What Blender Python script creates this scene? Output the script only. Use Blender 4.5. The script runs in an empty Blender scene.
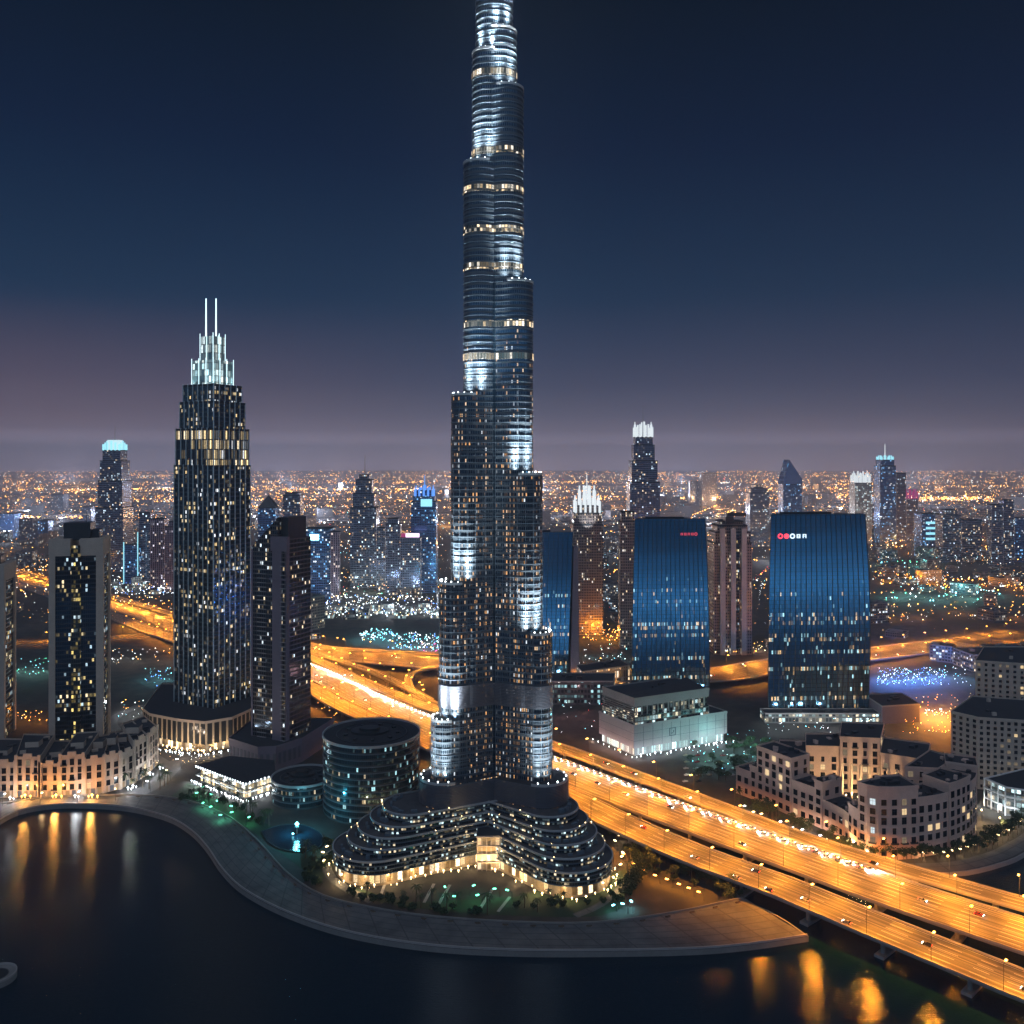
import bpy, math, random
from mathutils import Vector, Matrix
from mathutils.geometry import tessellate_polygon
R = math.radians
random.seed(11)
SC = bpy.context.scene
COL = SC.collection

# ------------------------------------------------------------------ camera
FPX, HZ, CH = 880.0, 462.0, 250.0
cam_d = bpy.data.cameras.new('camera')
cam_d.sensor_width = 36.0
cam_d.lens = 36.0 * FPX / 1024.0
cam_d.shift_y = -(512.0 - HZ) / 1024.0
cam_d.clip_start = 1.0
cam_d.clip_end = 200000.0
cam = bpy.data.objects.new('camera', cam_d)
cam.location = (0, 0, CH)
cam.rotation_euler = (R(90), 0, 0)
COL.objects.link(cam)
SC.camera = cam

# ------------------------------------------------------------------ night sky
W = bpy.data.worlds.new('World')
SC.world = W
W.use_nodes = True
nt = W.node_tree
nt.nodes.clear()
def N(tree, typ, **kw):
    n = tree.nodes.new(typ)
    for k, v in kw.items():
        setattr(n, k, v)
    return n
def ramp(tree, stops, fac=None):
    n = tree.nodes.new('ShaderNodeValToRGB')
    e = n.color_ramp.elements
    while len(e) < len(stops):
        e.new(0.5)
    for el, (p, c) in zip(e, stops):
        el.position = p
        el.color = (c[0], c[1], c[2], 1)
    if fac is not None:
        tree.links.new(fac, n.inputs[0])
    return n.outputs[0]
def M_(tree, op, a, b=None, c=None, clamp=False):
    n = tree.nodes.new('ShaderNodeMath')
    n.operation = op
    n.use_clamp = clamp
    for i, v in enumerate((a, b, c)):
        if v is None:
            continue
        if hasattr(v, 'links'):
            tree.links.new(v, n.inputs[i])
        else:
            n.inputs[i].default_value = v
    return n.outputs[0]
def mixc(tree, fac, a, b, blend='MIX'):
    n = tree.nodes.new('ShaderNodeMix')
    n.data_type = 'RGBA'
    n.blend_type = blend
    for idx, v in ((0, fac), (6, a), (7, b)):
        if hasattr(v, 'links'):
            tree.links.new(v, n.inputs[idx])
        elif idx == 0:
            n.inputs[0].default_value = v
        else:
            n.inputs[idx].default_value = (v[0], v[1], v[2], 1)
    return n.outputs[2]
tc = N(nt, 'ShaderNodeTexCoord')
sep = N(nt, 'ShaderNodeSeparateXYZ')
nt.links.new(tc.outputs['Generated'], sep.inputs[0])
sx, sy, sz = sep.outputs
front = ramp(nt, [(0.0, (.85, .68, .92)), (.021, (.52, .43, .60)), (.035, (.14, .118, .185)), (.052, (.066, .068, .125)), (.087, (.032, .045, .098)),
                  (.18, (.003, .025, .068)), (.33, (.0, .009, .035)), (.47, (.0, .0045, .013)), (.55, (.0, .003, .010)), (.8, (.05, .09, .14))], sz)
back = ramp(nt, [(0.0, (.03, .06, .09)), (.06, (.03, .075, .12)), (.095, (.22, .58, .95)), (.125, (.46, 1.1, 1.75)), (.15, (.20, .52, .88)), (.19, (.035, .11, .20)), (.25, (.03, .10, .19)),
                 (.42, (.10, .23, .38)), (.52, (.42, .46, .58)), (.75, (.46, .50, .62)), (1.0, (.34, .40, .54))], sz)
fb = M_(nt, 'MULTIPLY_ADD', sy, -1.7, 0.22, clamp=True)
sky = mixc(nt, fb, front, back)
# city glow low on the left
gl = M_(nt, 'MULTIPLY', M_(nt, 'MULTIPLY_ADD', sx, -2.4, -0.15, clamp=True), M_(nt, 'MULTIPLY_ADD', sz, -6.0, 1.0, clamp=True))
sky = mixc(nt, gl, sky, (.11, .035, .01), 'ADD')
rt = M_(nt, 'MULTIPLY', M_(nt, 'MULTIPLY_ADD', sx, 1.3, 0.0, clamp=True), 0.55)
sky = mixc(nt, rt, sky, mixc(nt, 1.0, sky, (.75, .62, .62), 'MULTIPLY'))
bg = N(nt, 'ShaderNodeBackground')
bg.inputs[1].default_value = 1.0
nt.links.new(sky, bg.inputs[0])
wo = N(nt, 'ShaderNodeOutputWorld')
nt.links.new(bg.outputs[0], wo.inputs[0])

# ------------------------------------------------------------------ render settings
SC.view_settings.view_transform = 'Standard'
SC.view_settings.look = 'None'
SC.view_settings.exposure = 0.0
SC.view_settings.gamma = 1.0
SC.view_settings.use_curve_mapping = False
cy = SC.cycles
cy.use_denoising = True
try:
    cy.denoiser = 'OPENIMAGEDENOISE'
    cy.denoising_input_passes = 'RGB_ALBEDO_NORMAL'
    cy.denoising_prefilter = 'ACCURATE'
except Exception:
    pass
cy.max_bounces = 5
cy.diffuse_bounces = 2
cy.glossy_bounces = 3
cy.transmission_bounces = 2
cy.volume_bounces = 0
cy.sample_clamp_indirect = 1.5
cy.sample_clamp_direct = 0
cy.caustics_reflective = False
cy.caustics_refractive = False
cy.use_light_tree = True
cy.use_adaptive_sampling = True
cy.adaptive_threshold = 0.006

# ------------------------------------------------------------------ projection helpers (photo pixel -> place on the ground)
def gp(px, py, z=0.0):
    D = (CH - z) * FPX / (py - HZ)
    return ((px - 512.0) / FPX * D, D)
def gpl(pts, z=0.0):
    return [gp(a, b, z) for a, b in pts]

# ------------------------------------------------------------------ objects
WL = {}
def thing(name, label, cat, loc, group=None):
    o = bpy.data.objects.new(name, None)
    COL.objects.link(o)
    o.location = loc
    o.empty_display_size = 2
    o['label'] = label
    o['category'] = cat
    if group:
        o['group'] = group
    WL[o.name] = Vector(loc)
    return o
def tag(o, label, cat, group=None):
    o['label'] = label
    o['category'] = cat
    if group:
        o['group'] = group
    return o
def struct(o):
    o['kind'] = 'structure'
    return o
def stuff(o):
    o['kind'] = 'stuff'
    return o
def dup(o, loc=None, rotz=None, parent=None, label=None, group=None, deep=True):
    c = o.copy()
    COL.objects.link(c)
    if parent is not None:
        c.parent = parent
    if loc is not None:
        c.location = loc
    if rotz is not None:
        c.rotation_euler = (0, 0, rotz)
    if label:
        c['label'] = label
    if group:
        c['group'] = group
    if deep:
        for ch in list(o.children):
            dup(ch, parent=c)
    return c

class MB:
    def __init__(self):
        self.v, self.f, self.uv, self.m = [], [], [], []
    def face(self, pts, uvs=None, mat=0):
        b = len(self.v)
        self.v.extend([tuple(p) for p in pts])
        self.f.append(tuple(range(b, b + len(pts))))
        if uvs is None:
            uvs = [(p[0], p[1]) for p in pts]
        self.uv.extend(uvs)
        self.m.append(mat)
    def side(self, a, b, z0, z1, u0, u1, mat=0, a2=None, b2=None):
        a2 = a2 or a
        b2 = b2 or b
        self.face([(a[0], a[1], z0), (b[0], b[1], z0), (b2[0], b2[1], z1), (a2[0], a2[1], z1)],
                  [(u0, z0), (u1, z0), (u1, z1), (u0, z1)], mat)
    def poly(self, pts, z, mat=0, flip=False):
        tris = tessellate_polygon([[Vector((p[0], p[1], 0)) for p in pts]])
        for t in tris:
            q = [pts[i] for i in t]
            ar = (q[1][0]-q[0][0])*(q[2][1]-q[0][1]) - (q[2][0]-q[0][0])*(q[1][1]-q[0][1])
            if (ar < 0) != flip:
                q = q[::-1]
            self.face([(p[0], p[1], z) for p in q], None, mat)
    def walls(self, pts, z0, z1, mat=0, closed=True, top=None, smooth=False, skip=()):
        # pts counter-clockwise; top: optional outline at z1
        n = len(pts)
        u = 0.0
        for i in range(n if closed else n - 1):
            a, b = pts[i], pts[(i + 1) % n]
            L = math.hypot(b[0]-a[0], b[1]-a[1])
            if i not in skip:
                if top:
                    self.side(a, b, z0, z1, u, u + L, mat, top[i], top[(i + 1) % n])
                else:
                    self.side(a, b, z0, z1, u, u + L, mat)
            u += L
    def prism(self, pts, z0, z1, mat=0, tmat=None, top=None):
        self.walls(pts, z0, z1, mat, top=top)
        self.poly(top or pts, z1, mat if tmat is None else tmat)
        self.poly(pts, z0, mat if tmat is None else tmat, flip=True)
    def box(self, x, y, z, sx, sy, sz, rot=0.0, mat=0, tmat=None):
        # x, y centre; z bottom
        c, s = math.cos(rot), math.sin(rot)
        P = [(x + c*a*sx/2 - s*b*sy/2, y + s*a*sx/2 + c*b*sy/2) for a, b in ((-1, -1), (1, -1), (1, 1), (-1, 1))]
        self.prism(P, z, z + sz, mat, tmat)
    def ring(self, pts, z0, z1, depth, mat=0, closed=True):
        o = offset(pts, depth, closed)
        n = len(pts)
        u = 0
        for i in range(n if closed else n - 1):
            j = (i + 1) % n
            a, b, ao, bo = pts[i], pts[j], o[i], o[j]
            L = math.hypot(b[0]-a[0], b[1]-a[1])
            self.side(ao, bo, z0, z1, u, u + L, mat)
            self.face([(a[0], a[1], z1), (ao[0], ao[1], z1), (bo[0], bo[1], z1), (b[0], b[1], z1)], None, mat)
            self.face([(a[0], a[1], z0), (b[0], b[1], z0), (bo[0], bo[1], z0), (ao[0], ao[1], z0)], None, mat)
            u += L
    def tube(self, p0, p1, r0, r1, n=8, mat=0, cap=True):
        p0, p1 = Vector(p0), Vector(p1)
        d = (p1 - p0).normalized()
        up = Vector((0, 0, 1)) if abs(d.z) < .95 else Vector((1, 0, 0))
        a = d.cross(up).normalized()
        b = d.cross(a)
        A = [p0 + (a*math.cos(t) - b*math.sin(t))*r0 for t in [2*math.pi*i/n for i in range(n)]]
        B = [p1 + (a*math.cos(t) - b*math.sin(t))*r1 for t in [2*math.pi*i/n for i in range(n)]]
        L = (p1 - p0).length
        for i in range(n):
            j = (i + 1) % n
            self.face([A[i], A[j], B[j], B[i]], [(i, 0), (i + 1, 0), (i + 1, L), (i, L)], mat)
        if cap:
            self.face(B, None, mat)
            self.face(A[::-1], None, mat)
    def octa(self, x, y, z, r, mat=0):
        P = [(x+r, y, z), (x, y+r, z), (x-r, y, z), (x, y-r, z), (x, y, z+r), (x, y, z-r)]
        for i in range(4):
            j = (i + 1) % 4
            self.face([P[i], P[j], P[4]], None, mat)
            self.face([P[j], P[i], P[5]], None, mat)
    def build(self, name, mats, parent=None, smooth=False):
        me = bpy.data.meshes.new(name)
        org = Vector((0, 0, 0))
        if parent is not None:
            org = WL[parent.name]
        elif self.v:
            xs = [p[0] for p in self.v]; ys = [p[1] for p in self.v]; zs = [p[2] for p in self.v]
            org = Vector(((min(xs)+max(xs))/2, (min(ys)+max(ys))/2, min(zs)))
        me.from_pydata([(p[0]-org.x, p[1]-org.y, p[2]-org.z) for p in self.v], [], self.f)
        uvl = me.uv_layers.new(name='UVMap')
        fl = [c for q in self.uv for c in q]
        uvl.data.foreach_set('uv', fl)
        if not isinstance(mats, (list, tuple)):
            mats = [mats]
        for m in mats:
            me.materials.append(m)
        me.polygons.foreach_set('material_index', self.m)
        if smooth:
            me.polygons.foreach_set('use_smooth', [True]*len(self.f))
        me.update()
        o = bpy.data.objects.new(name, me)
        COL.objects.link(o)
        if parent is not None:
            o.parent = parent
        else:
            o.location = org
        WL[o.name] = org.copy()
        return o

def offset(pts, d, closed=True):
    n = len(pts)
    out = []
    for i in range(n):
        nx = ny = 0.0
        for a, b in ((i - 1, i), (i, i + 1)):
            if not closed and (a < 0 or b >= n):
                continue
            p, q = pts[a % n], pts[b % n]
            ex, ey = q[0]-p[0], q[1]-p[1]
            L = math.hypot(ex, ey) or 1
            nx += ey/L
            ny += -ex/L
        L = math.hypot(nx, ny) or 1
        k = 2.0/(L*L) if (closed or 0 < i < n-1) else 1.0
        k = min(k, 1.2)
        kk = d*k if L > 1e-6 else 0
        out.append((pts[i][0] + nx*kk, pts[i][1] + ny*kk) if (closed or 0 < i < n-1) else (pts[i][0] + nx/L*d, pts[i][1] + ny/L*d))
    return out
def rect(x, y, w, d, rot=0.0):
    c, s = math.cos(rot), math.sin(rot)
    return [(x + c*a*w/2 - s*b*d/2, y + s*a*w/2 + c*b*d/2) for a, b in ((-1, -1), (1, -1), (1, 1), (-1, 1))]
def circ(x, y, r, n=48, ry=None):
    ry = ry or r
    return [(x + r*math.cos(2*math.pi*i/n), y + ry*math.sin(2*math.pi*i/n)) for i in range(n)]
def capsule(x, y, ang, c, w, n=18):
    dx, dy = math.cos(ang), math.sin(ang)
    px, py = -dy, dx
    P = [(x - px*w, y - py*w)]
    ex, ey = x + dx*c, y + dy*c
    for i in range(n + 1):
        t = -math.pi/2 + math.pi*i/n
        P.append((ex + w*(math.cos(t)*dx + math.sin(t)*px), ey + w*(math.cos(t)*dy + math.sin(t)*py)))
    P.append((x + px*w, y + py*w))
    return P          # counter-clockwise
def smooth_line(pts, step=12.0):
    out = []
    P = [Vector((p[0], p[1])) for p in pts]
    P = [P[0]*2 - P[1]] + P + [P[-1]*2 - P[-2]]
    for i in range(1, len(P) - 2):
        a, b, c, d = P[i-1], P[i], P[i+1], P[i+2]
        n = max(1, int((c - b).length/step))
        for k in range(n):
            t = k/n
            out.append(0.5*((2*b) + (c - a)*t + (2*a - 5*b + 4*c - d)*t*t + (3*b - a - 3*c + d)*t**3))
    out.append(P[-2])
    return [(p.x, p.y) for p in out]
def off_line(pts, d):
    return offset(pts, d, closed=False)
def along(pts, spacing, start=0.0):
    """points every `spacing` along a line with the heading"""
    out = []
    s = start
    acc = 0.0
    for a, b in zip(pts, pts[1:]):
        L = math.hypot(b[0]-a[0], b[1]-a[1])
        while s <= acc + L and L > 0:
            t = (s - acc)/L
            out.append((a[0]+(b[0]-a[0])*t, a[1]+(b[1]-a[1])*t, math.atan2(b[1]-a[1], b[0]-a[0])))
            s += spacing
        acc += L
    return out
def dist_line(p, pts):
    best = 1e9
    for a, b in zip(pts, pts[1:]):
        dx, dy = b[0]-a[0], b[1]-a[1]
        L2 = dx*dx+dy*dy or 1
        t = max(0, min(1, ((p[0]-a[0])*dx + (p[1]-a[1])*dy)/L2))
        best = min(best, math.hypot(p[0]-a[0]-t*dx, p[1]-a[1]-t*dy))
    return best
def inside(p, poly):
    r = False
    n = len(poly)
    for i in range(n):
        a, b = poly[i], poly[(i+1) % n]
        if (a[1] > p[1]) != (b[1] > p[1]) and p[0] < (b[0]-a[0])*(p[1]-a[1])/(b[1]-a[1]) + a[0]:
            r = not r
    return r

# ------------------------------------------------------------------ lamps
def spot(loc, to, power, color, angle=120, blend=.6, radius=.3, parent=None, name='lamp_light'):
    d = bpy.data.lights.new(name, 'SPOT')
    d.energy = power
    d.color = color
    d.spot_size = R(angle)
    d.spot_blend = blend
    d.shadow_soft_size = radius
    o = bpy.data.objects.new(name, d)
    COL.objects.link(o)
    org = WL[parent.name] if parent is not None else Vector((0, 0, 0))
    o.location = Vector(loc) - org
    o.rotation_euler = (Vector(to) - Vector(loc)).to_track_quat('-Z', 'Y').to_euler()
    o.visible_camera = False
    if parent is not None:
        o.parent = parent
    return o
def point(loc, power, color, radius=.5, parent=None, name='lamp_light'):
    d = bpy.data.lights.new(name, 'POINT')
    d.energy = power
    d.color = color
    d.shadow_soft_size = radius
    o = bpy.data.objects.new(name, d)
    COL.objects.link(o)
    org = WL[parent.name] if parent is not None else Vector((0, 0, 0))
    o.location = Vector(loc) - org
    o.visible_camera = False
    if parent is not None:
        o.parent = parent
    return o
SODIUM = (1.0, .325, .022)
WARM = (1.0, .66, .30)
WHITE = (.86, .95, 1.0)
CYAN = (.25, .85, 1.0)
GREEN = (.15, 1.0, .55)
BLUE = (.10, .28, 1.0)

# ------------------------------------------------------------------ materials
def newmat(name):
    m = bpy.data.materials.new(name)
    m.use_nodes = True
    m.node_tree.nodes.clear()
    t = m.node_tree
    out = N(t, 'ShaderNodeOutputMaterial')
    b = N(t, 'ShaderNodeBsdfPrincipled')
    t.links.new(b.outputs[0], out.inputs[0])
    return m, t, b
def setin(t, b, name, v):
    if hasattr(v, 'links'):
        t.links.new(v, b.inputs[name])
    elif isinstance(v, tuple):
        b.inputs[name].default_value = (v[0], v[1], v[2], 1)
    else:
        b.inputs[name].default_value = v
def noise(t, vec, scale, detail=4, rough=.6, dim='3D'):
    n = N(t, 'ShaderNodeTexNoise')
    n.inputs['Scale'].default_value = scale
    n.inputs['Detail'].default_value = detail
    n.inputs['Roughness'].default_value = rough
    if vec is not None:
        t.links.new(vec, n.inputs['Vector'])
    return n.outputs[0]
def vscale(t, vec, s):
    n = N(t, 'ShaderNodeVectorMath', operation='MULTIPLY')
    t.links.new(vec, n.inputs[0])
    n.inputs[1].default_value = s
    return n.outputs[0]
def solid(name, col, rough=.6, metal=0.0, var=.35, scale=.12, bump=0.0):
    m, t, b = newmat(name)
    co = N(t, 'ShaderNodeTexCoord').outputs['Object']
    f = noise(t, co, scale, 6, .65)
    f2 = noise(t, co, scale*9, 3, .6)
    k = M_(t, 'ADD', M_(t, 'MULTIPLY_ADD', f, 2*var, 1 - var), M_(t, 'MULTIPLY_ADD', f2, var, -var/2))
    c = mixc(t, 1.0, col, (1, 1, 1), 'MULTIPLY')
    cc = N(t, 'ShaderNodeVectorMath', operation='SCALE')
    t.links.new(c, cc.inputs[0])
    t.links.new(k, cc.inputs['Scale'])
    setin(t, b, 'Base Color', cc.outputs[0])
    setin(t, b, 'Roughness', rough)
    setin(t, b, 'Metallic', metal)
    if bump:
        bn = N(t, 'ShaderNodeBump')
        bn.inputs['Strength'].default_value = bump
        t.links.new(f2, bn.inputs['Height'])
        t.links.new(bn.outputs[0], b.inputs['Normal'])
    return m
def glow(name, col, strength, sample=False):
    m, t, b = newmat(name)
    setin(t, b, 'Base Color', (.02, .02, .02))
    setin(t, b, 'Emission Color', col)
    setin(t, b, 'Emission Strength', strength)
    m.cycles.emission_sampling = 'AUTO' if sample else 'NONE'
    return m
def facade(name, floor=3.6, bay=3.0, frame=(.04, .045, .05), glass=(.08, .13, .18), gmetal=.85, grough=.07, lit=.15,
           warm=(1, .62, .26), cool=(.75, .9, 1), cool_p=.3, strength=1.6, mw=.12, mh=.22, rows=.04, clump=.5, seed=1.0,
           vfade=None, colbright=0.0, fmetal=.1, frough=.45, refl_var=.5):
    m, t, b = newmat(name)
    uv = N(t, 'ShaderNodeUVMap').outputs[0]
    s = N(t, 'ShaderNodeSeparateXYZ')
    t.links.new(uv, s.inputs[0])
    rnd = M_(t, 'MULTIPLY', N(t, 'ShaderNodeObjectInfo').outputs['Random'], 97.0)
    u = M_(t, 'DIVIDE', s.outputs[0], bay)
    v = M_(t, 'DIVIDE', s.outputs[1], floor)
    fu, fv = M_(t, 'FRACT', u), M_(t, 'FRACT', v)
    cu, cv = M_(t, 'FLOOR', u), M_(t, 'FLOOR', v)
    mask = M_(t, 'MULTIPLY', M_(t, 'GREATER_THAN', fu, mw), M_(t, 'GREATER_THAN', fv, mh))
    def comb(a, bb, c):
        n = N(t, 'ShaderNodeCombineXYZ')
        for i, q in enumerate((a, bb, c)):
            if hasattr(q, 'links'):
                t.links.new(q, n.inputs[i])
            else:
                n.inputs[i].default_value = q
        return n.outputs[0]
    cell = comb(cu, cv, M_(t, 'ADD', rnd, seed))
    wn = N(t, 'ShaderNodeTexWhiteNoise')
    wn.noise_dimensions = '3D'
    t.links.new(cell, wn.inputs[0])
    wcs = N(t, 'ShaderNodeSeparateXYZ')
    t.links.new(wn.outputs['Color'], wcs.inputs[0])
    r1, r2, r3 = wn.outputs['Value'], wcs.outputs[1], wcs.outputs[2]
    cl = noise(t, vscale(t, cell, (.11, .16, .37)), 1.0, 2, .5)
    pm = M_(t, 'MULTIPLY_ADD', M_(t, 'MULTIPLY_ADD', cl, 5.0, -2.0, clamp=True), 2*clump*lit, lit*(1 - clump))
    # whole floors alight, and stacks of lit rooms
    wr = N(t, 'ShaderNodeTexWhiteNoise')
    wr.noise_dimensions = '2D'
    t.links.new(comb(cv, M_(t, 'ADD', rnd, seed + 7.3), 0.0), wr.inputs[0])
    rowp = M_(t, 'MULTIPLY', M_(t, 'LESS_THAN', wr.outputs[0], rows), .55)
    p = M_(t, 'MAXIMUM', pm, rowp)
    if colbright:
        wcn = N(t, 'ShaderNodeTexWhiteNoise')
        wcn.noise_dimensions = '2D'
        t.links.new(comb(cu, M_(t, 'ADD', rnd, seed + 3.1), 0.0), wcn.inputs[0])
        p = M_(t, 'MULTIPLY', p, M_(t, 'MULTIPLY_ADD', M_(t, 'LESS_THAN', wcn.outputs[0], .3), colbright, .7))
    if vfade:
        p = M_(t, 'MULTIPLY', p, M_(t, 'MULTIPLY_ADD', s.outputs[1], 1.0/(vfade[0]-vfade[1]), -vfade[1]/(vfade[0]-vfade[1]), clamp=True))
    on = M_(t, 'MULTIPLY', M_(t, 'LESS_THAN', r1, p), mask)
    # curtains and furniture: uneven brightness inside each window
    inner = noise(t, comb(M_(t, 'MULTIPLY', s.outputs[0], 1.1), M_(t, 'MULTIPLY', s.outputs[1], 1.3), rnd), 1.0, 2, .6)
    br = M_(t, 'MULTIPLY', M_(t, 'MULTIPLY_ADD', M_(t, 'POWER', r2, 3.0), 1.7, .07), M_(t, 'MULTIPLY_ADD', inner, 2.2, -.35, clamp=True))
    ecol = mixc(t, M_(t, 'LESS_THAN', r3, cool_p), warm, cool)
    tint = mixc(t, M_(t, 'MULTIPLY', r2, .6), ecol, (1, .85, .62))
    ecol = mixc(t, M_(t, 'GREATER_THAN', r3, .5 + cool_p*.5), ecol, tint)
    setin(t, b, 'Emission Color', ecol)
    setin(t, b, 'Emission Strength', M_(t, 'MULTIPLY', M_(t, 'MULTIPLY', on, br), strength))
    gv = mixc(t, M_(t, 'MULTIPLY', r3, refl_var), glass, tuple(g*.45 for g in glass))
    dirt = noise(t, N(t, 'ShaderNodeTexCoord').outputs['Object'], .05, 5, .6)
    fr = mixc(t, dirt, tuple(c*.65 for c in frame), tuple(c*1.35 for c in frame))
    setin(t, b, 'Base Color', mixc(t, mask, fr, gv))
    setin(t, b, 'Metallic', M_(t, 'MULTIPLY_ADD', mask, gmetal - fmetal, fmetal))
    setin(t, b, 'Roughness', M_(t, 'MULTIPLY_ADD', mask, grough - frough, frough))
    # slightly warped panes
    bn = N(t, 'ShaderNodeBump')
    bn.inputs['Strength'].default_value = .02
    bn.inputs['Distance'].default_value = 1.0
    wv = M_(t, 'ADD', M_(t, 'MULTIPLY', r2, fu), M_(t, 'MULTIPLY', r3, fv))
    t.links.new(wv, bn.inputs['Height'])
    t.links.new(bn.outputs[0], b.inputs['Normal'])
    m.cycles.emission_sampling = 'NONE'
    return m

MT = {}
MT['concrete'] = solid('concrete', (.19, .185, .18), .75, var=.3)
MT['pale_concrete'] = solid('pale_concrete', (.30, .285, .28), .7, var=.25)
MT['beige'] = solid('beige_stone', (.48, .40, .335), .8, var=.25)
MT['rose'] = solid('rose_stucco', (.60, .43, .36), .85, var=.25)
MT['sand'] = solid('sand_stucco', (.50, .40, .32), .85, var=.25)
MT['roof'] = solid('dark_roofing', (.022, .026, .034), .8, var=.5, scale=.2)
MT['darkmetal'] = solid('dark_metal', (.05, .055, .06), .4, .6)
MT['steel'] = solid('brushed_steel', (.42, .44, .46), .42, .25, var=.12)
MT['dimsteel'] = solid('dark_steel', (.105, .14, .175), .5, .1, var=.15)
MT['terrace'] = solid('terrace_paving', (.06, .062, .07), .8, var=.6, scale=.3)
MT['louvre'] = solid('grey_louvre', (.11, .115, .14), .5, .3, var=.15)
MT['whitepaint'] = solid('white_paint', (.72, .72, .72), .5, var=.1)
MT['mauve'] = solid('mauve_panel', (.17, .14, .175), .6, var=.2)
MT['trunk'] = solid('bark', (.10, .07, .045), .9)
MT['soil'] = solid('soil', (.05, .045, .04), .95, var=.6, scale=.06)
MT['lawn'] = solid('lawn', (.018, .042, .018), .9, var=.6, scale=.15)
def leafmat():
    m, t, b = newmat('leaves')
    oi = N(t, 'ShaderNodeNewGeometry').outputs['Random Per Island']
    setin(t, b, 'Base Color', ramp(t, [(0, (.014, .034, .011)), (.6, (.03, .062, .02)), (1, (.06, .09, .03))], oi))
    setin(t, b, 'Roughness', .65)
    return m
MT['leaf'] = leafmat()
G = {}
G['orange'] = glow('sodium_lamp', (1, .38, .06), 16)
G['warm'] = glow('warm_lamp', (1, .68, .32), 10)
G['white'] = glow('white_lamp', (.85, .94, 1), 10)
G['cyan'] = glow('cyan_lamp', (.25, .85, 1), 9)
G['green'] = glow('green_lamp', (.15, 1, .6), 6)
G['blue'] = glow('blue_lamp', (.12, .3, 1), 9)
G['red'] = glow('red_lamp', (1, .05, .06), 8)
G['pink'] = glow('pink_lamp', (1, .15, .5), 6)
def roadmat():
    m, t, b = newmat('road_asphalt')
    uv = N(t, 'ShaderNodeUVMap').outputs[0]
    s1 = noise(t, vscale(t, uv, (.0016, .85, 1)), 1.0, 4, .65)
    s2 = noise(t, vscale(t, uv, (.008, 2.6, 1)), 1.0, 3, .6)
    p = noise(t, vscale(t, uv, (.012, .09, 1)), 1.0, 5, .6)
    k = M_(t, 'ADD', M_(t, 'MULTIPLY', s1, .8), M_(t, 'MULTIPLY', s2, .35))
    k = M_(t, 'ADD', k, M_(t, 'MULTIPLY', p, .25))
    setin(t, b, 'Base Color', ramp(t, [(.52, (.012, .011, .010)), (.68, (.06, .056, .052)), (.80, (.20, .19, .18))], k))
    setin(t, b, 'Roughness', .62)
    return m
MT['road'] = roadmat()
MT['street'] = solid('street_asphalt', (.07, .07, .072), .7, var=.5)
def watermat():
    m, t, b = newmat('lake_water')
    co = N(t, 'ShaderNodeTexCoord').outputs['Object']
    setin(t, b, 'Base Color', (.002, .013, .024))
    setin(t, b, 'Roughness', .07)
    b.inputs['IOR'].default_value = 1.33
    a = noise(t, vscale(t, co, (.30, .95, 1)), 1.0, 4, .6)
    c = noise(t, vscale(t, co, (1.7, 3.0, 1)), 1.0, 2, .5)
    h = M_(t, 'ADD', M_(t, 'MULTIPLY', a, .30), M_(t, 'MULTIPLY', c, .14))
    bn = N(t, 'ShaderNodeBump')
    bn.inputs['Strength'].default_value = .48
    bn.inputs['Distance'].default_value = 1.0
    t.links.new(h, bn.inputs['Height'])
    t.links.new(bn.outputs[0], b.inputs['Normal'])
    return m
MT['water'] = watermat()
def groundmat():
    m, t, b = newmat('city_ground')
    co = N(t, 'ShaderNodeTexCoord').outputs['Object']
    a = noise(t, co, .006, 6, .65)
    c = noise(t, co, .07, 5, .6)
    k = M_(t, 'ADD', M_(t, 'MULTIPLY', a, .6), M_(t, 'MULTIPLY', c, .4))
    setin(t, b, 'Base Color', ramp(t, [(.38, (.014, .018, .016)), (.5, (.034, .032, .03)), (.64, (.085, .072, .058))], k))
    setin(t, b, 'Roughness', .9)
    return m
MT['ground'] = groundmat()
def promenademat():
    m, t, b = newmat('promenade_paving')
    uv = N(t, 'ShaderNodeUVMap').outputs[0]
    s = N(t, 'ShaderNodeSeparateXYZ')
    t.links.new(uv, s.inputs[0])
    j = M_(t, 'LESS_THAN', M_(t, 'FRACT', M_(t, 'DIVIDE', s.outputs[0], 17.0)), .05)
    j2 = M_(t, 'LESS_THAN', M_(t, 'FRACT', M_(t, 'DIVIDE', s.outputs[1], 6.5)), .10)
    w = noise(t, N(t, 'ShaderNodeTexCoord').outputs['Object'], .09, 6, .65)
    base = ramp(t, [(.3, (.055, .06, .065)), (.7, (.14, .14, .14))], w)
    setin(t, b, 'Base Color', mixc(t, M_(t, 'MULTIPLY', M_(t, 'MAXIMUM', j, j2), .7), base, (.028, .03, .034)))
    setin(t, b, 'Roughness', .75)
    return m
MT['promenade'] = promenademat()

_bulb = {}
def bulbs(parent, name, mat, pts, r=.5):
    """one small lamp object per place, sharing one mesh"""
    out = []
    for (x, y, z, k) in pts:
        key = (mat.name, round(r, 2), name)
        if key not in _bulb:
            sv = WL[parent.name]; WL[parent.name] = Vector((0, 0, 0))
            m = MB(); m.octa(0, 0, 0, r); m.tube((0, 0, -1.6*r - .5), (0, 0, -r*.6), r*.22, r*.22, 4)
            o = m.build(name, mat, parent)
            WL[parent.name] = sv
            _bulb[key] = o
        else:
            o = dup(_bulb[key], parent=parent, deep=False)
        o.location = Vector((x, y, z)) - WL[parent.name]
        o.scale = (k, k, k)
        out.append(o)
    return out
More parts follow.
